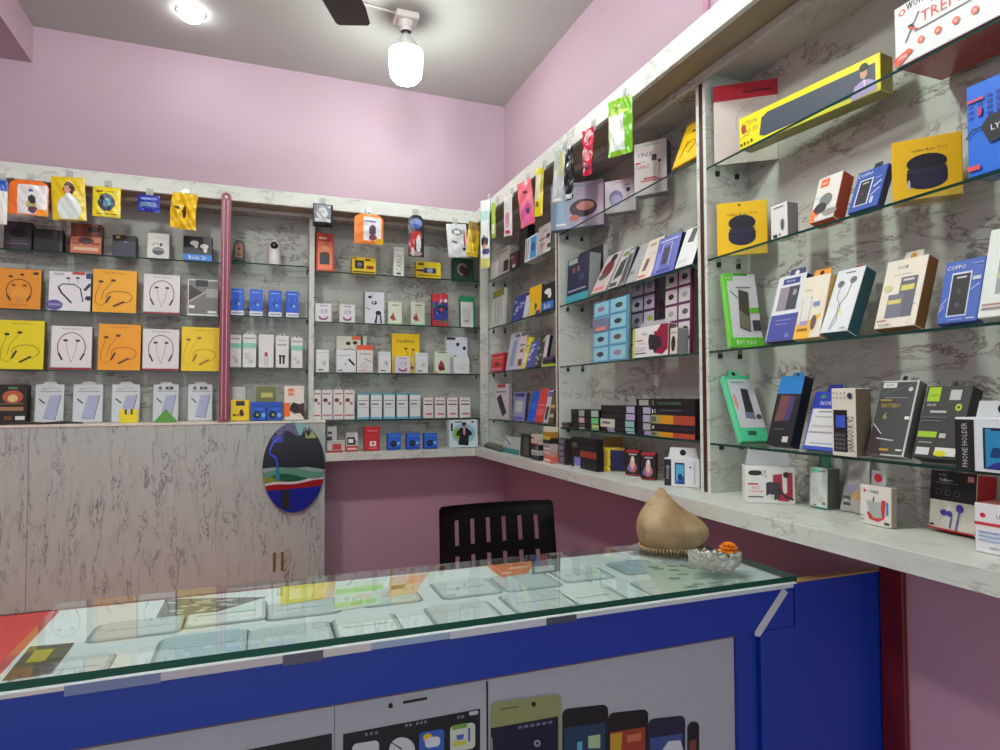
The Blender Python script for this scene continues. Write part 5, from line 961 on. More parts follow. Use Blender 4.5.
def stack(xl, xr, o, S, z, tops, specs, gname, wh=None, th=.09):
    """flat boxes piled up; tops = rows of the upper edges, from the lowest box to the topmost"""
    P0, P1 = rpts(xl, xr, o, S=S); zc = z+.0008; rgs = random.Random(int(xl))
    for i, (yt, sp) in enumerate(zip(tops, specs)):
        lab, c, ops = sp; ztp = on_x((xl+xr)/2, yt, S+o).z; hh = max(.006, ztp-zc-.0006); j0 = rgs.uniform(-.003, .003)
        w = abs(P0[1]-P1[1]); bb = MB(); bb.box((-w/2, 0, 0), (w/2, th, hh), mat(c), .001); art_on(bb, ops, w, hh)
        o_ = bb.build('flat_box'); cxy = Vector((S+o+abs(j0), (P0[1]+P1[1])/2, zc))
        o_.matrix_world = Matrix(((0, 1, 0, cxy.x), (-1, 0, 0, cxy.y), (0, 0, 1, cxy.z), (0, 0, 0, 1)))
        tag(o_, lab, 'box', gname); zc += hh+.0004
WB = (206, 200, 196); nth = ['lowest', 'second from below', 'third from below', 'fourth from below', 'fifth from below', 'sixth from below', 'topmost']
stack(531, 538, .03, XF, z, [455, 450, 444.5, 439.5, 434.5], [(n_+' box of the narrow pile left of the orange-labelled pile', c, ops) for n_, c, ops in zip(['lowest', 'second', 'middle', 'fourth', 'topmost'], [(40, 50, 56), (190, 190, 190), (36, 38, 40), (206, 190, 176), (216, 206, 190)], [[], [r(.1, .2, .9, .6, (150, 160, 160))], [r(.6, .2, .95, .8, (120, 126, 120))], [r(0, 0, 1, .3, (140, 60, 50))], [r(0, .1, .4, .5, (120, 60, 50))]])], 'narrow pile on the right bottom board', th=.03)
stack(543, 550, .03, XF, z, [460.5, 456, 451.5, 447.5, 443.5, 438, 432, 427], [(n_+' box of the orange-labelled pile by the first column', c, ops) for n_, c, ops in zip(['lowest', 'second', 'third', 'fourth', 'fifth', 'sixth', 'seventh', 'topmost'], [(226, 120, 96), (222, 110, 90), (206, 150, 130), (200, 170, 160), (190, 186, 180), (36, 36, 30), (176, 130, 40), (226, 216, 190)], [[r(0, 0, 1, .3, W)], [r(0, 0, 1, .3, W)], [r(0, .6, 1, .9, (230, 220, 214))], [r(0, .6, 1, .9, (236, 230, 224))], [r(.1, .2, .8, .5, (110, 110, 110))], [r(0, .7, 1, 1, (200, 180, 60))], [r(0, 0, 1, .3, (226, 200, 60))], []])], 'orange-labelled pile on the right bottom board', th=.035)
# ------------------------------------------------ bay E
z = ZE[0]
carton('makeup_mirror_box', 'large lilac-blue box with a dark oval device picture on the middle top shelf', 'box', turned(551, -.055, 604, 42), z, 187, [r(0, 0, .3, 1, (150, 180, 206)), p([(.25, 0), (.45, 0), (.5, 1), (.35, 1)], (176, 186, 214)), e(.62, .42, .26, .2, (70, 50, 66)), e(.66, .46, .17, .10, (216, 140, 130)), e(.45, .22, .09, .07, (226, 120, 110)), r(.0, .9, .9, .95, (150, 160, 190)), r(.88, .0, 1, 1, (206, 176, 200)), r(.1, .08, .3, .12, W)], (196, 176, 206), (120, 130, 160), th=.05, top=(170, 190, 210), lean=0)
carton('earphone_box', 'white-lilac box with a round purple picture in front of the tall white box', 'box', turned(605, .03, 636, 42), z, 182, [e(.36, .44, .22, .25, (120, 110, 170)), e(.36, .36, .19, .19, (170, 160, 206)), r(.7, .6, .82, .72, (40, 36, 44)), l([(.76, .6), (.76, .3)], .02, (190, 120, 130)), r(.35, .9, .75, .93, (206, 150, 160)), r(.65, .8, .8, .83, (90, 80, 90))], (224, 210, 222), (150, 150, 150), th=.04, lean=0)
carton('earphone_box', 'tall white box with red cable lettering on the middle top shelf', 'box', turned(634.5, .02, 667, 36), z, 145, [t('UNIX', .36, .76, .085, (60, 56, 64)), r(.04, .60, .2, .635, (190, 40, 50)), t('CABLE', .27, .54, .075, (196, 50, 60), .42), t('5A+', .3, .63, .045, (110, 100, 110)), r(.55, .62, .7, .74, (40, 36, 40)), e(.79, .6, .05, .03, (60, 56, 60)), r(.2, .24, .95, .27, (214, 110, 110)), r(.3, .28, .7, .32, (200, 100, 110)), l([(.62, .6), (.62, .38)], .015, G), l([(.78, .58), (.78, .38)], .015, G), r(.3, .92, .8, .95, (160, 190, 150))], (226, 216, 214), (96, 86, 110), th=.045, lean=0)
carton('neckband_box', 'amber yellow box leaning against the second column on the middle top shelf', 'box', rpts(671.5, 696, .0), z, 129, [e(.45, .75, .07, .03, K), l([(.2, .2), (.35, .55)], .03, (110, 80, 10)), l([(.5, .25), (.85, .5)], .04, (110, 80, 10)), l(arc(.55, .3, .3, .2, 180, 40), .02, (130, 90, 10)), r(0, 0, 1, .03, (160, 120, 10))], (246, 200, 16), (180, 140, 10), th=.02, xt=687)
z = ZE[1]; ge2 = 'packs leaning on the second shelf of the middle bay'
carton('tempered_glass_box', 'navy box with cyan lower band next to the first column', 'box', rpts(565.5, 588, .01), z, 262, [r(0, 0, 1, .16, (70, 170, 190)), r(0, .16, .06, 1, (120, 170, 180)), e(.35, .74, .05, .03, (190, 110, 80)), e(.55, .75, .05, .03, (190, 110, 80)), e(.35, .68, .05, .02, (190, 130, 90)), e(.55, .69, .05, .02, (190, 130, 90)), r(.1, .24, .9, .27, (180, 180, 200)), e(.7, .5, .12, .08, (60, 70, 110)), r(.1, .86, .5, .97, (170, 190, 190))], (34, 40, 72), (150, 156, 156), th=.05, top=(30, 30, 34), group=ge2)
carton('black_box', 'flat black carton standing behind the navy and cyan box', 'box', rpts(579, 603, .075), z, 254, [r(.05, .9, .3, .95, (90, 60, 60))], (34, 32, 34), (190, 186, 186), th=.02, lean=1, group=ge2)
for a, b_, xt, yt, c, sd, ops, lab in [(590.5, 605, 610, 258, (206, 190, 190), (150, 146, 150), [e(.5, .58, .34, .24, (120, 30, 40)), e(.6, .85, .2, .1, (30, 30, 34)), e(.35, .4, .25, .08, (90, 80, 70)), r(.1, .06, .8, .14, (226, 120, 120))], 'red and white pack leaning next to the navy and cyan box'),
                                       (607, 617, 624, 252, (190, 188, 184), (40, 38, 40), [p([(.2, .2), (.9, .3), (.8, .75), (.3, .65)], (36, 32, 34)), e(.5, .85, .3, .06, (120, 130, 60)), r(.1, .04, .8, .14, (60, 60, 60))], 'white pack with black watch shape leaning right of the red and white pack'),
                                       (618, 624, 631, 250, (120, 120, 124), (30, 30, 34), [r(.2, .1, .7, .8, (60, 60, 64)), r(.2, .85, .8, .92, LG)], 'thin grey and black pack leaning in the middle of the second shelf'),
                                       (625, 634, 641, 247, (170, 172, 172), (110, 112, 112), [r(.1, .2, .6, .3, G), r(.1, .6, .9, .63, LG)], 'plain grey pack leaning left of the cream one'),
                                       (635, 650, 650, 243, (226, 214, 200), (120, 110, 110), [r(.2, .82, .6, .88, (170, 140, 130)), p([(.25, .2), (.5, .2), (.55, .5), (.3, .5)], (110, 80, 80)), e(.8, .9, .15, .04, (206, 214, 60)), r(.1, .05, .6, .1, (200, 100, 90)), r(.35, .6, .8, .63, LG)], 'cream pack with small brown picture leaning left of the blue pack'),
                                       (651, 673, 660, 241, (92, 100, 190), (30, 30, 60), [p([(.35, .25), (.62, .25), (.62, .7), (.35, .7)], (50, 50, 70)), l([(.28, .2), (.28, .8), (.68, .8), (.68, .2)], .03, (206, 210, 236)), r(.1, .86, .9, .9, (190, 196, 236)), r(.1, .05, .3, .6, (130, 140, 214)), r(.2, .05, .8, .12, (60, 66, 150))], 'periwinkle blue pack with a white outlined phone leaning on the second shelf'),
                                       (674.5, 692, 687, 232, (220, 224, 222), (40, 40, 44), [p([(.3, .62), (.65, .60), (.7, .95), (.4, .97)], (70, 70, 76)), r(.1, .1, .6, .2, (200, 206, 206))], 'white pack with dark corner picture leaning against the second column')]:
    carton('phone_accessory_pack', lab, 'pack', rpts(a, b_, .005), z, yt, ops, c, sd, th=.018, xt=xt, group=ge2)
# blister strips, shelf 3
z = ZE[2]; ge3 = 'packs and blister cards on the third shelf of the middle bay'
def blister(nx_, nz_, bg, cell, pic, edge):
    out = [r(0, 0, 1, 1, bg)]; rb = random.Random(nx_*7+nz_)
    for i in range(nx_):
        for j in range(nz_):
            u0 = (i+.07)/nx_; u1 = (i+.93)/nx_; v0 = (j+.08)/nz_; v1 = (j+.92)/nz_
            out.append(r(u0, v0, u1, v1, cell)); out.append(e((u0+u1)/2+rb.uniform(-.02, .02), (v0+v1)/2, (u1-u0)*.24, (v1-v0)*.2, rb.choice(pic)))
    return out+[r(.93, 0, 1, 1, edge)] if edge else out
carton('blister_card', 'cyan blister card of small items curling over the third shelf edge', 'blister card', rpts(592.5, 627, .0), z, 304, blister(2, 4, (90, 160, 196), (150, 206, 224), [(120, 80, 76), (60, 70, 70), (160, 120, 150), (70, 60, 80)], None)+[r(0, .5, .5, .72, (120, 130, 160)), r(.1, .52, .4, .58, (226, 140, 130))], (110, 180, 206), th=.006, xt=594, lean=2, group=ge3)
carton('blister_card', 'purple and white blister card behind the cyan one', 'blister card', rpts(630.5, 656, .075), z, 283, blister(2, 5, (100, 60, 110), (214, 206, 220), [(60, 56, 70), (170, 190, 40), (100, 90, 110)], (60, 20, 50)), (120, 70, 120), th=.006, lean=2, group=ge3)
carton('blister_card', 'white blister card with purple grid nearest the second column', 'blister card', rpts(664, 692, .05), z, 274, blister(2, 5, (104, 40, 90), (216, 212, 214), [(56, 50, 56), (100, 96, 96), (170, 170, 170)], (110, 30, 70)), (110, 40, 80), th=.006, lean=2, group=ge3)
carton('adapter_box', 'white box with dark red shape and black charger on the third middle shelf', 'box', rpts(632.5, 667.5, .005), z, 329.5, [t('UNIX', .34, .76, .09, (90, 90, 90), .3), r(.1, .54, .3, .58, (190, 50, 60)), p([(.62, .12), (.86, .04), (1, .2), (1, 1), (.8, 1), (.7, .8), (.62, .8)], (150, 20, 60)), p([(.48, .72), (.56, .72), (.8, .6), (.86, .3), (.72, .22), (.66, .1), (.60, .22), (.50, .22), (.46, .5)], (46, 40, 46)), r(.08, .3, .4, .33, LG), r(.08, .22, .4, .25, (170, 180, 220)), r(.08, .12, .4, .15, (70, 70, 76)), t('CHARGER', .3, .45, .06, (150, 170, 200), .34), r(-.0, 0, .06, 1, (190, 210, 60))], (232, 230, 228), (120, 90, 80), th=.03, tab=(.9, .018, 'clear'), group=ge3)
carton('adapter_box', 'narrow white box with black adapter beside the dark red and black charger box', 'box', rpts(669.5, 676.5, .005), z, 329, [e(.5, .4, .3, .3, (40, 34, 34)), r(.1, .8, .9, .84, G)], (214, 206, 196), (150, 150, 150), th=.04, group=ge3)
# stacks of flat black boxes
blk = lambda lc: [r(.05, .2, .45, .8, (60, 58, 56)), r(.55, .08, .95, .9, lc)]
z = ZE[3]
stack(558.5, 570, .005, XS, z, [434, 428.5, 423], [(n_+' box of the short dark pile beside the first column', (40, 34, 32), [r(.2, .1, .8, .9, c)]) for n_, c in [('lowest', (120, 110, 104)), ('middle', (96, 90, 96)), ('topmost', (130, 120, 110))]], 'short dark pile on the lowest middle shelf')
stack(571, 599, .005, XS, z, [430, 423.5, 417, 409.5], [(n_+' black box of the green-labelled pile on the lowest middle shelf', (26, 24, 24), [r(.3, .1, .5, .9, c1), r(.74, .08, .98, .92, c2), r(.05, .4, .2, .6, (70, 60, 60))]) for n_, c1, c2 in [('lowest', (206, 196, 180), (140, 214, 170)), ('second', (96, 90, 96), (190, 214, 130)), ('third', (206, 170, 186), (110, 214, 130)), ('topmost', (150, 176, 166), (170, 196, 180))]], 'green-labelled pile on the lowest middle shelf')
stack(600.5, 635, .003, XS, z, [433.5, 426.5, 420, 413, 405.5], [(n_+' black box of the grey-labelled pile on the lowest middle shelf', (26, 24, 26), ops) for n_, ops in [('lowest', [r(.22, .1, .42, .9, (170, 180, 200)), r(.76, .08, .98, .92, (170, 200, 222))]), ('second', [r(.20, .1, .42, .9, (160, 170, 180)), r(.74, .08, .98, .92, (140, 190, 186)), r(.5, .3, .66, .7, (60, 44, 40))]), ('third', [r(.0, -.2, .44, 1.1, (216, 214, 206)), r(.06, .3, .3, .7, (120, 110, 110)), r(.74, .08, .98, .92, (150, 200, 200))]), ('fourth', [r(.74, .08, .98, .92, (180, 176, 210)), r(.1, .4, .5, .6, (50, 46, 44))]), ('topmost', [r(.76, .08, .98, .92, (180, 180, 210)), r(.05, .3, .6, .5, (50, 46, 44))])]], 'grey-labelled pile on the lowest middle shelf')
gra = [r(.27, 0, .42, 1, (160, 160, 110)), r(.42, 0, .66, 1, (214, 150, 30)), r(.66, 0, 1, 1, (176, 70, 50)), r(.28, .2, .36, .8, (90, 100, 70))]
stack(636.5, 694.5, .001, XS, z, [432, 424, 415, 407, 398.5], [(n_+' of the long boxes in the pile against the second column', c, ops) for n_, c, ops in [('lowest, orange-faded', (30, 24, 34), gra+[r(.15, .08, .27, .92, (176, 150, 200))]), ('second, black', (24, 20, 26), [r(.12, .08, .26, .92, (176, 176, 180)), r(.4, .35, .9, .6, (50, 40, 56)), r(.29, .3, .33, .7, (190, 180, 170))]), ('third, orange-faded', (30, 24, 34), gra+[r(.12, .08, .26, .92, (176, 170, 200))]), ('fourth, black', (24, 20, 30), [r(.13, .08, .27, .92, (176, 176, 200)), r(.45, .5, .8, .7, (80, 80, 90)), r(.30, .2, .32, .7, W), r(.35, .2, .36, .7, W)]), ('topmost, black', (22, 22, 22), [r(.06, .15, .24, .85, (170, 166, 160)), r(.3, .2, .34, .8, (100, 110, 110)), r(.4, .3, .8, .6, (60, 90, 60))])]], 'pile against the second column')
z = ZBT
stack(558, 565, .06, XF, z, [462.5, 456.5, 450.5, 444.5, 438.5], [(n_+' box of the violet-grey pile below the short dark pile', (50, 44, 50), [r(.1, .1, .8, .9, (130, 120, 146))]) for n_ in ['lowest', 'second', 'middle', 'fourth', 'topmost']], 'violet-grey pile on the bottom board', th=.03)
stack(571, 596, .06, XF, z, [458, 450, 442.5, 438], [(n_+' of the wide boxes left of the yellow pack', (26, 22, 26), ops) for n_, ops in [('lowest, black with violet label', [r(.12, .1, .38, 1, (130, 120, 200)), r(.12, -.1, .38, .2, (200, 200, 200))]), ('second, dark with orange strip', [r(.38, .1, 1, .9, (150, 60, 34))]), ('third, black', [r(.05, .2, .25, .9, (90, 90, 84)), r(.4, .3, .9, .5, (44, 40, 44))]), ('topmost, thin black', [])]], 'wide boxes on the bottom board', th=.03)
carton('yellow_pack', 'yellow and navy pack with olive header standing beside the dark pile', 'pack', gpts(600, 471, 625, 472), z, 447.5, [r(0, 0, .42, 1, (236, 210, 20)), r(.1, .2, .35, .9, (214, 170, 60)), r(.42, .02, 1, .95, (30, 32, 80)), e(.43, .2, .05, .05, (20, 20, 20)), e(.46, .4, .05, .05, (20, 20, 20)), e(.45, .6, .05, .05, (20, 20, 20)), r(.42, .9, 1, 1, (190, 150, 70))], (236, 210, 20), (24, 26, 60), th=.05, lean=0, top=(150, 110, 20))
b = MB()
P0, P1, ex, ey, ez, w, h, lam = frame(*[Vector(v) for v in gpts(604, 466, 628, 466)], ZBT+.0008, 437, None, 1); b.box((-w/2, 0, 0), (w/2, .012, h), mat((176, 130, 20)), .001); o = b.build('header_card'); o.matrix_world = fmatrix(P0, P1, ex, ey, ez); tag(o, 'olive-yellow card standing behind the yellow and navy pack', 'card')
for a, b_, yt, nm, yb_ in [(625.5, 639.5, 450.5, 'left', 475.5), (641, 655.5, 453.5, 'right', 480)]:
    carton('perfume_box', nm+' one of two black perfume boxes with red tops', 'box', gpts(a, yb_, b_, yb_+.7), z, yt, [r(0, 0, 1, .90, (28, 22, 26)), e(.5, .3, .32, .2, (200, 110, 130)), e(.5, .5, .16, .26, (226, 190, 180)), e(.55, .66, .07, .08, (236, 230, 226)), e(.25, .25, .12, .1, (120, 110, 190)), r(.25, .8, .8, .85, (200, 190, 190)), r(0, 0, 1, .03, (190, 40, 50))], (176, 26, 40), (90, 20, 30), th=.045, top=(190, 36, 46), group='two perfume boxes on the bottom board')
carton('phone_box', 'white phone box with blue screen and black edge against the second column', 'box', gpts(664.5, 486, 700, 488.5), z, 457.5, [r(0, .02, .2, .95, (34, 32, 40)), t('PHONE', .1, .5, .1, (200, 200, 206), .8, 1), r(.30, .1, .58, .84, (30, 50, 90)), r(.33, .14, .56, .78, (80, 170, 210)), p([(.33, .14), (.56, .14), (.56, .4), (.45, .3)], (40, 80, 170)), e(.45, .35, .06, .12, (20, 50, 110)), e(.74, .7, .03, .03, K), r(.84, .1, .88, .9, LG)], (228, 230, 234), (200, 204, 206), th=.03, lean=0, tab=(.85, .03, (226, 228, 226), K))
# ------------------------------------------------ bay F
z = ZF[0]
carton('earphone_box', 'tall box with red top and white face behind the yellow soundbar box', 'box', turned(714.5, .012, 779, 52), z, 87, [r(0, .80, 1, 1, (190, 34, 52)), r(.46, .87, .9, .90, (110, 20, 30)), l(arc(.8, .5, .45, .28, 90, 200), .006, G), l(arc(.72, .5, .3, .22, 60, 220), .006, LG)], (214, 200, 192), (120, 24, 34), th=.008, lean=0)
carton('soundbar_box', 'long yellow soundbar box with grey panel and a smiling person', 'box', gpts(739.5, 150.5, 881, 90), z, 119.5, [p([(.17, .20), (.21, .12), (.97, .12), (.97, .78), (.24, .82), (.19, .72)], (66, 76, 92)), t('ACTION', .085, .74, .15, (150, 70, 20), .13), t('PRO 150', .10, .50, .15, (140, 90, 20), .12), e(.04, .6, .02, .14, (170, 60, 60)), l([(.01, .3), (.05, .38), (.09, .36)], .006, (190, 120, 90)), r(.01, .08, .03, .16, (70, 60, 10)), r(.04, .08, .055, .18, (50, 50, 20)), r(.07, .09, .085, .16, (70, 60, 10)), r(.1, .1, .115, .2, (50, 50, 20)),
      p([(.82, .0), (.85, .36), (.89, .44), (.93, .42), (.975, .3), (.975, .05)], (176, 156, 206)), e(.905, .62, .022, .15, SK), e(.905, .78, .026, .11, (34, 28, 32)), p([(.9, .44), (.915, .44), (.91, .2)], (230, 210, 230))], (238, 226, 16), (150, 130, 10), th=.045, bottom=(150, 140, 10), lean=0)
carton('phone_box', 'big white box with red slanted lettering and red underside at the right edge', 'box', rpts(895.5, 1075, -.004), z, 10, [e(.055, .87, .024, .055, (230, 96, 80)), e(.055, .87, .012, .03, W), t('wom', .15, .92, .12, (40, 40, 44), .13), t('WITH', .29, .80, .06, (60, 60, 66), .1), t('TREME', .33, .62, .17, (222, 80, 66), .34), p([(.09, .60), (.13, .60), (.14, .52), (.11, .52)], K), l([(.075, .34), (.17, .74)], .008, (90, 90, 96)), l([(.10, .56), (.16, .46)], .014, (222, 80, 66)), r(.14, .44, .50, .46, (110, 110, 116))]+[q_ for u in (.18, .29, .40, .51) for q_ in (e(u, .26, .022, .06, (232, 104, 88)), e(u, .26, .010, .028, (244, 170, 160)))]+[p([(0, .02), (0, .15), (.10, .22), (.13, .16), (.04, .02)], (236, 90, 70)), t('OFFER', .055, .12, .05, W, .07)], (226, 232, 230), (190, 190, 190), th=.13, bottom=(176, 24, 30), lean=0)
z = ZF[1]; gf2 = 'boxes on the second shelf of the nearest bay'
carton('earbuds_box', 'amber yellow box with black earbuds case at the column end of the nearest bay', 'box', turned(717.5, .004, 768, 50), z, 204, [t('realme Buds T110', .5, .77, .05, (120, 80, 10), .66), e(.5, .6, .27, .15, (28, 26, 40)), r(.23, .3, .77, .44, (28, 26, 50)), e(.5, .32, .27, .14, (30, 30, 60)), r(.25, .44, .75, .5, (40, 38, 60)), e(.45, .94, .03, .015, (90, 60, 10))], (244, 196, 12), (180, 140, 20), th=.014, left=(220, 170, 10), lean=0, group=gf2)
carton('earbuds_box', 'white box with black earphone drawings beside the amber yellow box', 'box', rpts(771, 787.5, .012), z, 207, [e(.72, .38, .12, .17, (120, 120, 124)), l([(.7, .5), (.72, .2)], .05, (60, 60, 64)), r(.15, .05, .4, .14, (40, 40, 44)), r(.5, .07, .62, .14, G), r(.2, .88, .8, .92, G)], (228, 226, 224), (150, 144, 140), th=.035, lean=0, group=gf2)
carton('earbuds_box', 'white and orange box with dark plug and orange side on the second nearest shelf', 'box', rpts(809, 833, .005), z, 184, [r(.15, .76, .5, .94, (232, 100, 40)), t('mi', .32, .85, .08, W, .2), r(.0, .0, .2, .3, (240, 120, 50)), p([(.0, .22), (.4, .5), (.6, .5), (.3, .1)], (236, 120, 60)), e(.52, .44, .26, .15, (120, 126, 120)), e(.36, .28, .26, .12, (44, 42, 46)), e(.8, .14, .3, .08, (150, 146, 140)), r(.02, .52, .3, .54, (160, 200, 220))], (226, 222, 216), (186, 62, 22), th=.035, xt=819.5, group=gf2)
carton('battery_box', 'blue hanging box with a black battery picture on the second nearest shelf', 'box', rpts(847, 877, .01), z, 177, [r(.16, .12, .62, .76, (220, 226, 236)), r(.20, .14, .58, .73, (30, 30, 40)), t('COPPO', .30, .88, .09, W, .5), r(.28, .64, .5, .68, (170, 170, 180)), l([(.7, .5), (.92, .62)], .04, W), l([(.68, .3), (.92, .44)], .04, (190, 200, 230)), r(.7, .1, .8, .26, (190, 200, 230)), e(.36, .4, .05, .03, (120, 50, 60)), r(.7, .7, .9, .72, (160, 176, 220))], (48, 84, 176), (30, 50, 110), th=.02, xt=859, tab=(.3, .02, (40, 44, 60), K), group=gf2)
carton('earbuds_box', 'large amber yellow box with black earbuds case on the second nearest shelf', 'box', turned(893, .005, 964, 38), z, 143, [t('realme Buds T110', .54, .80, .045, (110, 76, 10), .62), e(.5, .58, .29, .15, (24, 22, 34)), r(.21, .3, .79, .44, (24, 24, 44)), e(.5, .3, .29, .15, (26, 28, 56)), r(.22, .44, .78, .5, (40, 38, 60)), e(.24, .25, .02, .08, (180, 190, 210))], (240, 188, 10), (206, 160, 10), th=.045, lean=0, group=gf2)
carton('charger_box', 'bright blue box with a black charger and small icons at the right edge', 'box', rpts(968.5, 1060, .0), z, 88, [r(.03+i*.11, .80-j*.06, .09+i*.11, .835-j*.06, (24, 60, 160)) for i in range(6) for j in range(4)]+[r(.02, .80, .22, .83, (206, 90, 120)), e(.17, .68, .03, .05, (190, 60, 120)), p([(.18, .50), (.28, .60), (.6, .60), (.6, .36), (.28, .30)], (30, 28, 34)), l([(.0, .42), (.08, .50), (.18, .50)], .02, (20, 26, 50)), t('LYNE', .42, .46, .06, W, .26), r(.01, .06, .16, .11, (236, 80, 80))], (28, 110, 224), (20, 70, 150), th=.06, lean=0, group=gf2)
z = ZF[2]; gf3 = 'packs on the third shelf of the nearest bay'
carton('battery_box', 'green-edged white pack with a phone battery leaning at the column end', 'box', turned(731, .006, 764, 74), z, 275, [r(0, 0, .10, 1, (110, 214, 50)), r(0, .0, 1, .13, (96, 196, 44)), t('BAT MAX', .5, .065, .06, (220, 240, 210), .6), r(.0, .90, .28, 1, (100, 200, 50)), t('5G', .14, .94, .04, W, .2), r(.3, .97, .75, 1.0, (60, 160, 40)), p([(.34, .26), (.66, .20), (.72, .74), (.42, .78)], (74, 70, 60)), p([(.36, .28), (.64, .22), (.66, .4), (.38, .5)], (120, 116, 96)), l([(.16, .76), (.38, .66)], .035, (70, 150, 50)), r(.68, .46, .98, .53, (96, 190, 50)), r(.74, .22, .98, .36, (60, 66, 80)), r(.35, .80, .8, .815, G)], (214, 210, 214), (70, 160, 40), th=.02, xt=722.5, left=(120, 220, 60), group=gf3)
carton('screen_box', 'white and indigo box with a phone back picture on the third nearest shelf', 'box', rpts(765, 792.5, .005), z, 281, [r(0, 0, 1, .40, (70, 76, 160)), r(0, .0, .04, .9, (196, 206, 226)), p([(.16, .46), (.86, .46), (.86, .82), (.16, .82)], (150, 136, 146)), p([(.5, .46), (.86, .46), (.86, .82), (.5, .82)], (60, 62, 80)), e(.72, .72, .07, .05, (150, 150, 160)), r(.22, .86, .82, .95, (60, 64, 140)), t('IPHONE', .5, .905, .03, W, .4), r(.25, .3, .8, .32, (120, 126, 200)), r(.25, .24, .7, .26, (120, 126, 200)), e(.76, .07, .08, .04, (120, 126, 200))], (222, 226, 232), (36, 34, 84), th=.025, xt=779.5, tab=(.6, .022, (60, 64, 120), W), group=gf3)
carton('earphone_box', 'white and orange box of a tasselled phone accessory on the third nearest shelf', 'box', rpts(793, 819, .005), z, 281, [p([(0, 0), (.6, 0), (.62, .14), (.9, .34), (.9, .38), (.4, .26), (0, .22)], (246, 190, 60)), r(.14, .20, .46, .66, (226, 224, 220)), l([(.14, .2), (.14, .66), (.46, .66), (.46, .2), (.14, .2)], .012, (110, 110, 120)), r(.16, .21, .44, .28, (170, 150, 190)), e(.68, .24, .1, .12, (110, 90, 80)), t('oraimo', .25, .78, .035, G, .3), r(.55, .5, .8, .57, (120, 150, 200)), r(.1, .12, .5, .16, (160, 110, 40))], (234, 226, 206), (200, 160, 80), th=.025, xt=805, top=(240, 150, 30), tab=(.7, .020, (240, 160, 40), K), group=gf3)
carton('earphone_box', 'white box with a pair of drawn black earphones and teal side', 'box', rpts(819.5, 847, .004), z, 277, [e(.28, .76, .12, .055, (110, 110, 114)), e(.7, .80, .12, .055, (110, 110, 114)), l([(.3, .72), (.28, .55), (.5, .38), (.38, .2), (.3, .04)], .018, (50, 50, 54)), l([(.68, .76), (.62, .55), (.4, .40), (.5, .2), (.36, .04)], .018, (50, 50, 54)), r(.35, .92, .7, .94, G), e(.55, .3, .05, .03, (240, 226, 120)), r(.7, .04, .9, .06, (120, 180, 206))], (226, 230, 232), (40, 92, 104), th=.035, xt=838.5, tab=(.3, .015, (160, 30, 50)), group=gf3)
carton('battery_box', 'cream battery box with a brown side on the third nearest shelf', 'box', rpts(873.5, 914.5, .003), z, 267, [t('OOB', .44, .875, .05, (50, 46, 44), .36), r(.25, .76, .7, .775, LG), p([(.46, .14), (.86, .14), (.86, .72), (.46, .72)], (104, 104, 116)), p([(.22, .14), (.60, .14), (.60, .48), (.22, .48)], (120, 120, 134)), r(.5, .52, .82, .60, (214, 206, 100)), r(.24, .34, .56, .40, (220, 210, 120)), r(.52, .66, .78, .69, (206, 206, 206)), e(.16, .58, .11, .05, (206, 206, 150)), t('BATTERY', .28, .04, .03, (90, 80, 70), .44), r(.05, .10, .3, .115, (190, 120, 110)), l(arc(.86, .06, .06, .03, 0, 360), .008, (170, 170, 150)), r(.88, .3, .92, .31, (60, 60, 120))], (232, 224, 206), (130, 80, 10), th=.03, xt=888, tab=(.5, .022, (214, 206, 190), (190, 130, 20)), group=gf3)
carton('battery_box', 'blue hanging battery box with black picture on the third nearest shelf', 'box', rpts(936, 976.5, .004), z, 266, [r(.22, .10, .72, .80, (206, 214, 230)), r(.25, .12, .69, .77, (24, 24, 32)), t('COPPO', .30, .89, .065, W, .48), r(.36, .70, .6, .73, (190, 190, 200)), e(.46, .5, .05, .05, (60, 60, 70)), e(.46, .28, .06, .04, (70, 70, 80)), l([(.02, .24), (.18, .40)], .03, (170, 180, 226)), l([(.0, .16), (.14, .28)], .03, (170, 180, 226)), l([(.76, .5), (.94, .58)], .03, (180, 190, 230)), r(.76, .64, .96, .70, (190, 200, 214)), r(.74, .04, .94, .06, (190, 200, 230)), r(.3, .04, .66, .055, (150, 166, 214)), r(.7, .90, .98, .915, (150, 170, 216))], (64, 98, 186), (40, 60, 120), th=.02, xt=946.5, tab=(.3, .018, (50, 50, 60), K), group=gf3)
carton('battery_box', 'tall white battery pack box cut by the right edge on the third nearest shelf', 'box', rpts(977, 1040, .0), z, 235, [p([(.24, .25), (.8, .25), (.8, .9), (.24, .9)], (150, 156, 156)), r(.26, .42, .5, .5, (200, 196, 130)), r(.26, .74, .46, .80, (214, 70, 60)), r(.06, .08, .6, .11, (150, 130, 126)), r(.06, .13, .5, .15, (190, 130, 126))], (222, 228, 222), (190, 190, 186), th=.03, xt=991, group=gf3)
z = ZF[3]; gf4 = 'packs on the lowest shelf of the nearest bay'
carton('battery_box', 'mint green pack with white face tilted against the column', 'box', turned(742, .012, 770, 80), z, 379, [p([(.10, .20), (1, .20), (1, .94), (.10, .94)], (206, 204, 212)), p([(.42, .34), (.74, .32), (.76, .78), (.50, .80)], (44, 46, 54)), p([(.40, .34), (.74, .32), (.74, .42), (.41, .44)], (110, 120, 150)), e(.88, .36, .1, .04, (90, 60, 64)), r(.3, .09, .6, .15, (40, 90, 80)), e(.2, .6, .06, .12, (220, 150, 130)), r(.2, .88, .7, .91, (120, 190, 170))], (80, 204, 150), (50, 150, 110), th=.02, xt=721.5, left=(100, 220, 160), tab=(.4, .02, (90, 200, 150), K), group=gf4)
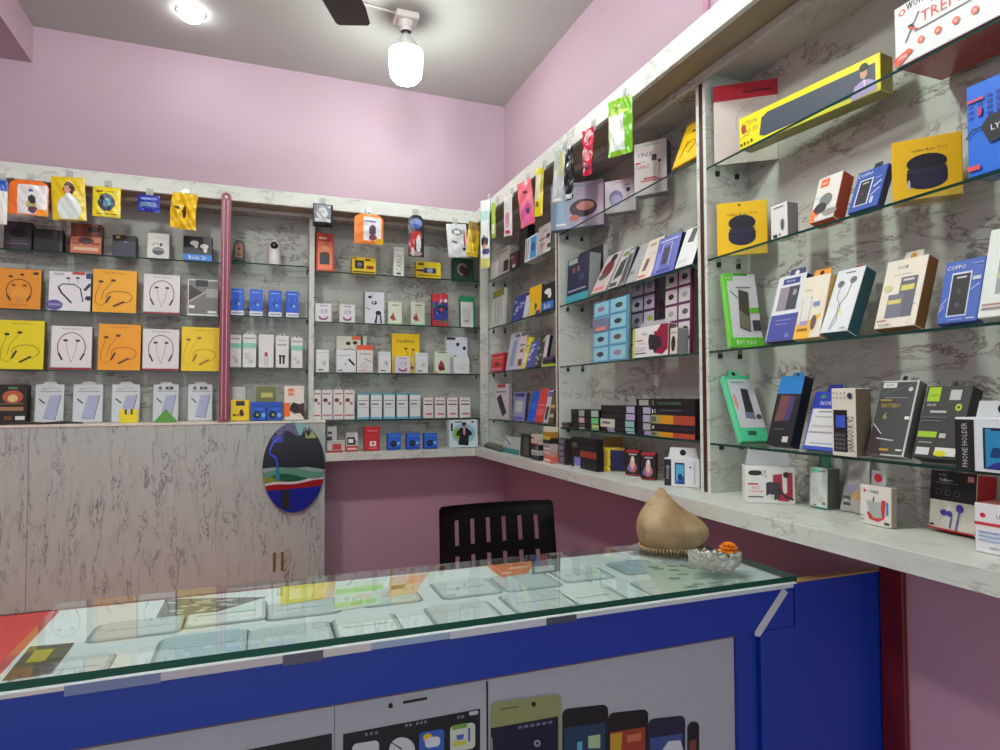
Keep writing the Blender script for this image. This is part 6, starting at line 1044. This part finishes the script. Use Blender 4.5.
carton('battery_box', 'tall blue and black glossy box right of the mint green pack', 'box', rpts(766.5, 790, .005), z, 380, [r(0, .74, 1, 1, (30, 130, 206)), r(0, 0, 1, .74, (26, 26, 34)), p([(.12, .34), (.7, .36), (.8, .70), (.2, .72)], (116, 70, 70)), p([(.5, .35), (.74, .36), (.82, .70), (.6, .70)], (70, 60, 110)), r(.62, .05, .86, .13, (206, 206, 206)), r(.15, .22, .6, .24, (90, 80, 80))], (28, 34, 50), (16, 20, 40), th=.03, xt=781.5, top=(40, 140, 210), tab=(.5, .014, (50, 150, 214), K), group=gf4)
carton('battery_box', 'white pack with blue frame behind the keypad phone box', 'box', rpts(802, 834, .02), z, 394, [r(0, .72, 1, 1, (40, 60, 180)), r(0, 0, 1, .05, (60, 90, 196)), t('NOKIA', .5, .80, .07, W, .7), r(.06, .06, .96, .70, (222, 222, 224)), r(.2, .55, .8, .57, (170, 170, 176)), r(.15, .38, .85, .42, (196, 196, 186)), r(.1, .28, .9, .31, (160, 160, 160)), r(.25, .64, .7, .66, G), r(.2, .1, .9, .12, (150, 160, 200)), e(.3, .91, .1, .03, (60, 140, 120))], (60, 90, 196), (40, 50, 120), th=.015, xt=816, tab=(.5, .02, (40, 50, 150)), group=gf4)
carton('feature_phone_box', 'upright white box with a black keypad phone picture', 'box', rpts(832.5, 856.5, -.006), z, 388.5, [r(.08, .06, .66, .68, (26, 26, 30)), r(.18, .42, .58, .60, (60, 90, 200)), r(.14, .08, .60, .36, (44, 44, 50))]+[r(.17+i*.15, .10+j*.065, .26+i*.15, .13+j*.065, (110, 110, 114)) for i in range(3) for j in range(4)]+[t('JARAGO K V2', .84, .33, .14, (50, 50, 54), .52, 1), e(.80, .89, .1, .045, (40, 44, 80))]+[e(.12+i*.16, .93-j*.07, .025, .012, (120, 120, 120)) for i in range(4) for j in range(2)], (226, 220, 204), (120, 104, 84), th=.045, lean=0, top=(80, 80, 76), group=gf4)
carton('battery_box', 'dark grey battery box with white edge and yellow lettering', 'box', rpts(866, 903, .004), z, 385, [p([(.02, .02), (.96, .02), (.96, .98), (.02, .98)], (72, 74, 74)), p([(.02, .0), (.4, .0), (.25, .34), (.02, .4)], (60, 46, 48)), t('BATTERY', .40, .66, .05, (196, 170, 40), .5), t('6', .30, .52, .10, (190, 200, 50), .2), l([(.02, .42), (.3, .28)], .025, (214, 206, 210)), l([(.2, .22), (.66, .20)], .03, (206, 206, 210)), r(.08, .90, .45, .97, (220, 224, 220)), t('KDM', .26, .935, .035, (60, 60, 60), .2), e(.84, .88, .06, .03, (206, 210, 206)), l([(.1, .8), (.4, .86), (.9, .96)], .012, (120, 124, 120)), r(.2, .76, .8, .77, (150, 150, 150)), r(.84, .48, .96, .52, W), r(.78, .07, .94, .09, W), r(.35, .06, .6, .09, (190, 150, 40)), r(.1, .72, .4, .74, (190, 160, 60))], (214, 216, 212), (110, 112, 108), th=.025, xt=882.5, tab=(.3, .018, 'clear', K), group=gf4)
carton('battery_box', 'black and lime battery box behind the white phone box', 'box', rpts(911.5, 957, .008), z, 391.5, [r(.06, .78, .34, .98, (166, 206, 30)), t('COPPO', .2, .86, .035, (40, 50, 20), .24), r(.56, .80, .80, .94, (196, 196, 196)), t('NICK', .2, .73, .035, (206, 214, 206), .24), e(.8, .70, .07, .05, (180, 216, 40)), e(.8, .70, .03, .02, (50, 50, 50)), r(.2, .62, .56, .65, (190, 190, 190)), r(.04, .28, .46, .36, (166, 206, 40)), r(.52, .28, .66, .34, (200, 196, 190)), r(.1, .20, .4, .22, (150, 150, 140)), r(.08, .04, .38, .14, (214, 214, 214)), r(.50, .04, .95, .15, (226, 226, 220)), e(.62, .07, .14, .04, (226, 216, 30)), r(.06, .55, .6, .56, (120, 120, 120)), r(.06, .50, .5, .51, (120, 120, 120))], (58, 56, 56), (36, 38, 34), th=.03, xt=928, tab=(.25, .018, (90, 90, 90), K), group=gf4)
carton('phone_box', 'white box with blue phone screen and black lettered side at the right edge', 'box', rpts(956, 1040, -.03), z, 417, [r(0, .0, .25, .96, (30, 28, 34)), t('PHONE HOLDER', .125, .48, .10, (196, 196, 200), .84, 1), r(.36, .06, .80, .82, (24, 40, 80)), r(.39, .08, .78, .80, (40, 140, 190)), p([(.39, .08), (.78, .08), (.78, .30), (.5, .18)], (50, 50, 150)), p([(.44, .28), (.48, .46), (.56, .46), (.60, .28)], (20, 60, 110)), r(.46, .77, .62, .80, (16, 24, 50))], (226, 230, 236), (206, 208, 210), th=.05, lean=0, tab=(.7, .028, (214, 218, 222), K), group=gf4)
z = ZBT; gf5 = 'boxes on the bottom board of the nearest bay'
carton('adapter_box', 'white box with dark red U and black charger on the right bottom board', 'box', gpts(745.5, 503, 795.5, 504.5), z, 466, [t('BIG FLY', .26, .82, .13, K, .34), e(.2, .82, .14, .07, K), t('2X', .42, .74, .05, K, .1), p([(.56, .3), (.66, .08), (.86, .06), (.95, .2), (.95, .84), (.84, .84), (.84, .3), (.76, .24), (.74, .8), (.56, .78)], (176, 34, 60)), p([(.42, .56), (.48, .58), (.7, .58), (.72, .36), (.68, .12), (.58, .10), (.5, .26), (.42, .2)], (56, 52, 58)), l([(.66, .4), (.82, .18), (.96, .12)], .05, (40, 36, 40)), r(.05, .50, .26, .54, (190, 60, 70)), t('FAST', .22, .42, .07, (226, 110, 100), .3), t('CHARGER', .22, .32, .06, (226, 110, 100), .34), r(.06, .16, .36, .19, (60, 60, 66)), e(.82, .78, .06, .08, (36, 30, 34)), r(.50, .14, .58, .24, (220, 220, 220))], (234, 232, 228), (200, 196, 190), th=.045, left=(220, 220, 214), lean=0, tab=(.94, .045, 'clear'), group=gf5)
carton('cable_box', 'slim white and green upright box between two white charger boxes', 'box', gpts(809.5, 507, 827, 510.5), z, 467, [r(.1, .88, .6, .99, (120, 210, 180)), e(.35, .4, .2, .12, (206, 210, 206)), e(.6, .24, .2, .1, (210, 206, 196)), r(.2, .05, .4, .08, (190, 110, 110)), r(.0, 0, 1, .03, (60, 170, 130)), r(.75, .1, .92, .16, G), r(.6, .9, .9, .93, G)], (218, 226, 220), (110, 112, 104), th=.04, lean=2, tab=(.7, .03, (50, 110, 86)), group=gf5)
hp = hang  # loose soft packet leaning beside the UNIX charger box
P0, P1 = gpts(839, 511, 866, 517); q = pouch_mesh((Vector(P0)-Vector(P1)).length, .125, .02, (206, 206, 200), [r(.05, .35, .55, .48, (190, 180, 220)), e(.7, .32, .22, .10, (230, 200, 120)), r(.15, .12, .4, .16, (90, 90, 90)), r(.1, .22, .45, .25, (110, 110, 110)), e(.45, .7, .25, .12, (190, 190, 186))], 14, 18, .006, lambda v: (.25*v, 1-.1*v), 33)
o = q.build('clear_packet'); o.matrix_world = Matrix.Translation(((P0[0]+P1[0])/2+.02, (P0[1]+P1[1])/2, ZBT+.127)) @ Matrix.Rotation(-PI/2, 4, 'Z') @ Matrix.Rotation(math.radians(-6), 4, 'X')
tag(o, 'crumpled pale packet leaning left of the small red-dotted charger box', 'packet', gf5)
carton('adapter_box', 'white charger box with red curve and red round tab on the right bottom board', 'box', gpts(860, 523, 891, 529.5), z, 484, [t('UNIX', .45, .84, .08, (60, 56, 60), .55), e(.16, .85, .04, .04, (190, 50, 60)), p([(.22, .32), (.32, .14), (.6, .10), (.8, .2), (.84, .66), (.7, .66), (.68, .3), (.5, .2), (.36, .32)], (206, 60, 66)), p([(.22, .60), (.66, .60), (.74, .22), (.46, .18), (.30, .34)], (170, 176, 172)), r(.86, .3, .92, .62, (70, 130, 200)), r(.8, .06, .96, .12, (60, 50, 60)), r(.02, .1, .16, .13, G), r(.02, .2, .16, .22, G), l([(.45, .6), (.47, .72)], .03, K)], (228, 222, 216), (176, 160, 140), th=.018, lean=2, tab=(.5, .03, 'clear', (200, 30, 50)), group=gf5)
carton('earphone_box', 'black and white box with violet earphones and red base on the right bottom board', 'box', gpts(928.5, 530, 974.5, 540), z, 472, [r(0, .50, 1, 1, (24, 24, 28)), t('Deep Bass', .26, .93, .03, (206, 206, 210), .3), t('TruBasso', .34, .85, .045, W, .5), r(.12, .79, .6, .80, G), l(arc(.2, .64, .06, .05, 0, 360, 12), .008, (130, 130, 136)), l(arc(.4, .64, .06, .05, 0, 360, 12), .008, (130, 130, 136)), l(arc(.6, .64, .06, .05, 0, 360, 12), .008, (130, 130, 136)), r(.82, .86, .95, .95, (226, 130, 130)), e(.34, .30, .08, .05, (76, 66, 176)), e(.46, .29, .06, .05, (76, 66, 176)), e(.68, .40, .08, .07, (76, 66, 176)), l([(.52, .28), (.48, .06)], .03, (96, 90, 180)), l([(.68, .36), (.62, .04)], .03, (96, 90, 180)), r(.04, .06, .14, .09, K), r(0, -.0, 1, .03, (190, 36, 44))], (228, 226, 212), (170, 20, 26), th=.05, lean=6, group=gf5)
carton('red_box', 'dark red carton standing behind the black and white earphone box', 'box', gpts(952, 522, 1002, 530), z, 470, [r(.5, .6, .95, .9, (196, 60, 30))], (170, 24, 24), (120, 16, 16), th=.04, lean=0, group=gf5)
carton('adapter_box', 'white box with red band and folded lid at the bottom right edge', 'box', gpts(975.5, 551.5, 1045, 566), z, 502, [t('UNIX', .45, .76, .08, (70, 66, 72), .5), e(.13, .76, .045, .05, (206, 40, 56)), r(.0, .56, .44, .62, (206, 50, 60)), r(.06, .40, .5, .44, (150, 170, 210)), r(.06, .32, .46, .36, (150, 170, 210)), r(.06, .24, .5, .28, (170, 186, 214)), t('AIRBUDS ULTRA', .4, .12, .04, (60, 56, 60), .6)], (230, 228, 232), (200, 200, 200), th=.09, lean=0, top=(190, 110, 110), group=gf5)

# ================================================================== LIGHT
w = bpy.data.worlds.new('world'); sc.world = w; w.use_nodes = True
bg = w.node_tree.nodes['Background']; bg.inputs[0].default_value = (0.90, 0.96, 1.0, 1); bg.inputs[1].default_value = 0.38
# unseen ceiling lights added to brighten the room, behind and beside the viewer
for i, (x, y) in enumerate([(-1.3, 1.2), (.9, .6), (-.2, -.6)]):
    g = thing('ceiling_spotlight', 'added unseen ceiling light %s' % ('above the left side of the room', 'close to the nearest right-wall shelves', 'behind the viewer towards the shop entrance')[i], 'lamp', (x, y, ZC))
    q = MB(); q.lathe([(.058, -.0005), (.060, -.004), (.052, -.007), (.048, -.005)], mat((235, 235, 235)), 28); q.build('rim', g)
    q = MB(); q.lathe([(.050, -.004), (.050, -.014), (.044, -.026), (.030, -.036), (.0, -.040)], emis('lit_downlight', (1, 1, 1), 8), 28); q.build('lens', g)
vs_ = sc.view_settings; vs_.view_transform = 'Standard'; vs_.look = 'None'; vs_.gamma = 1; vs_.exposure = 2.02
vs_.use_curve_mapping = False
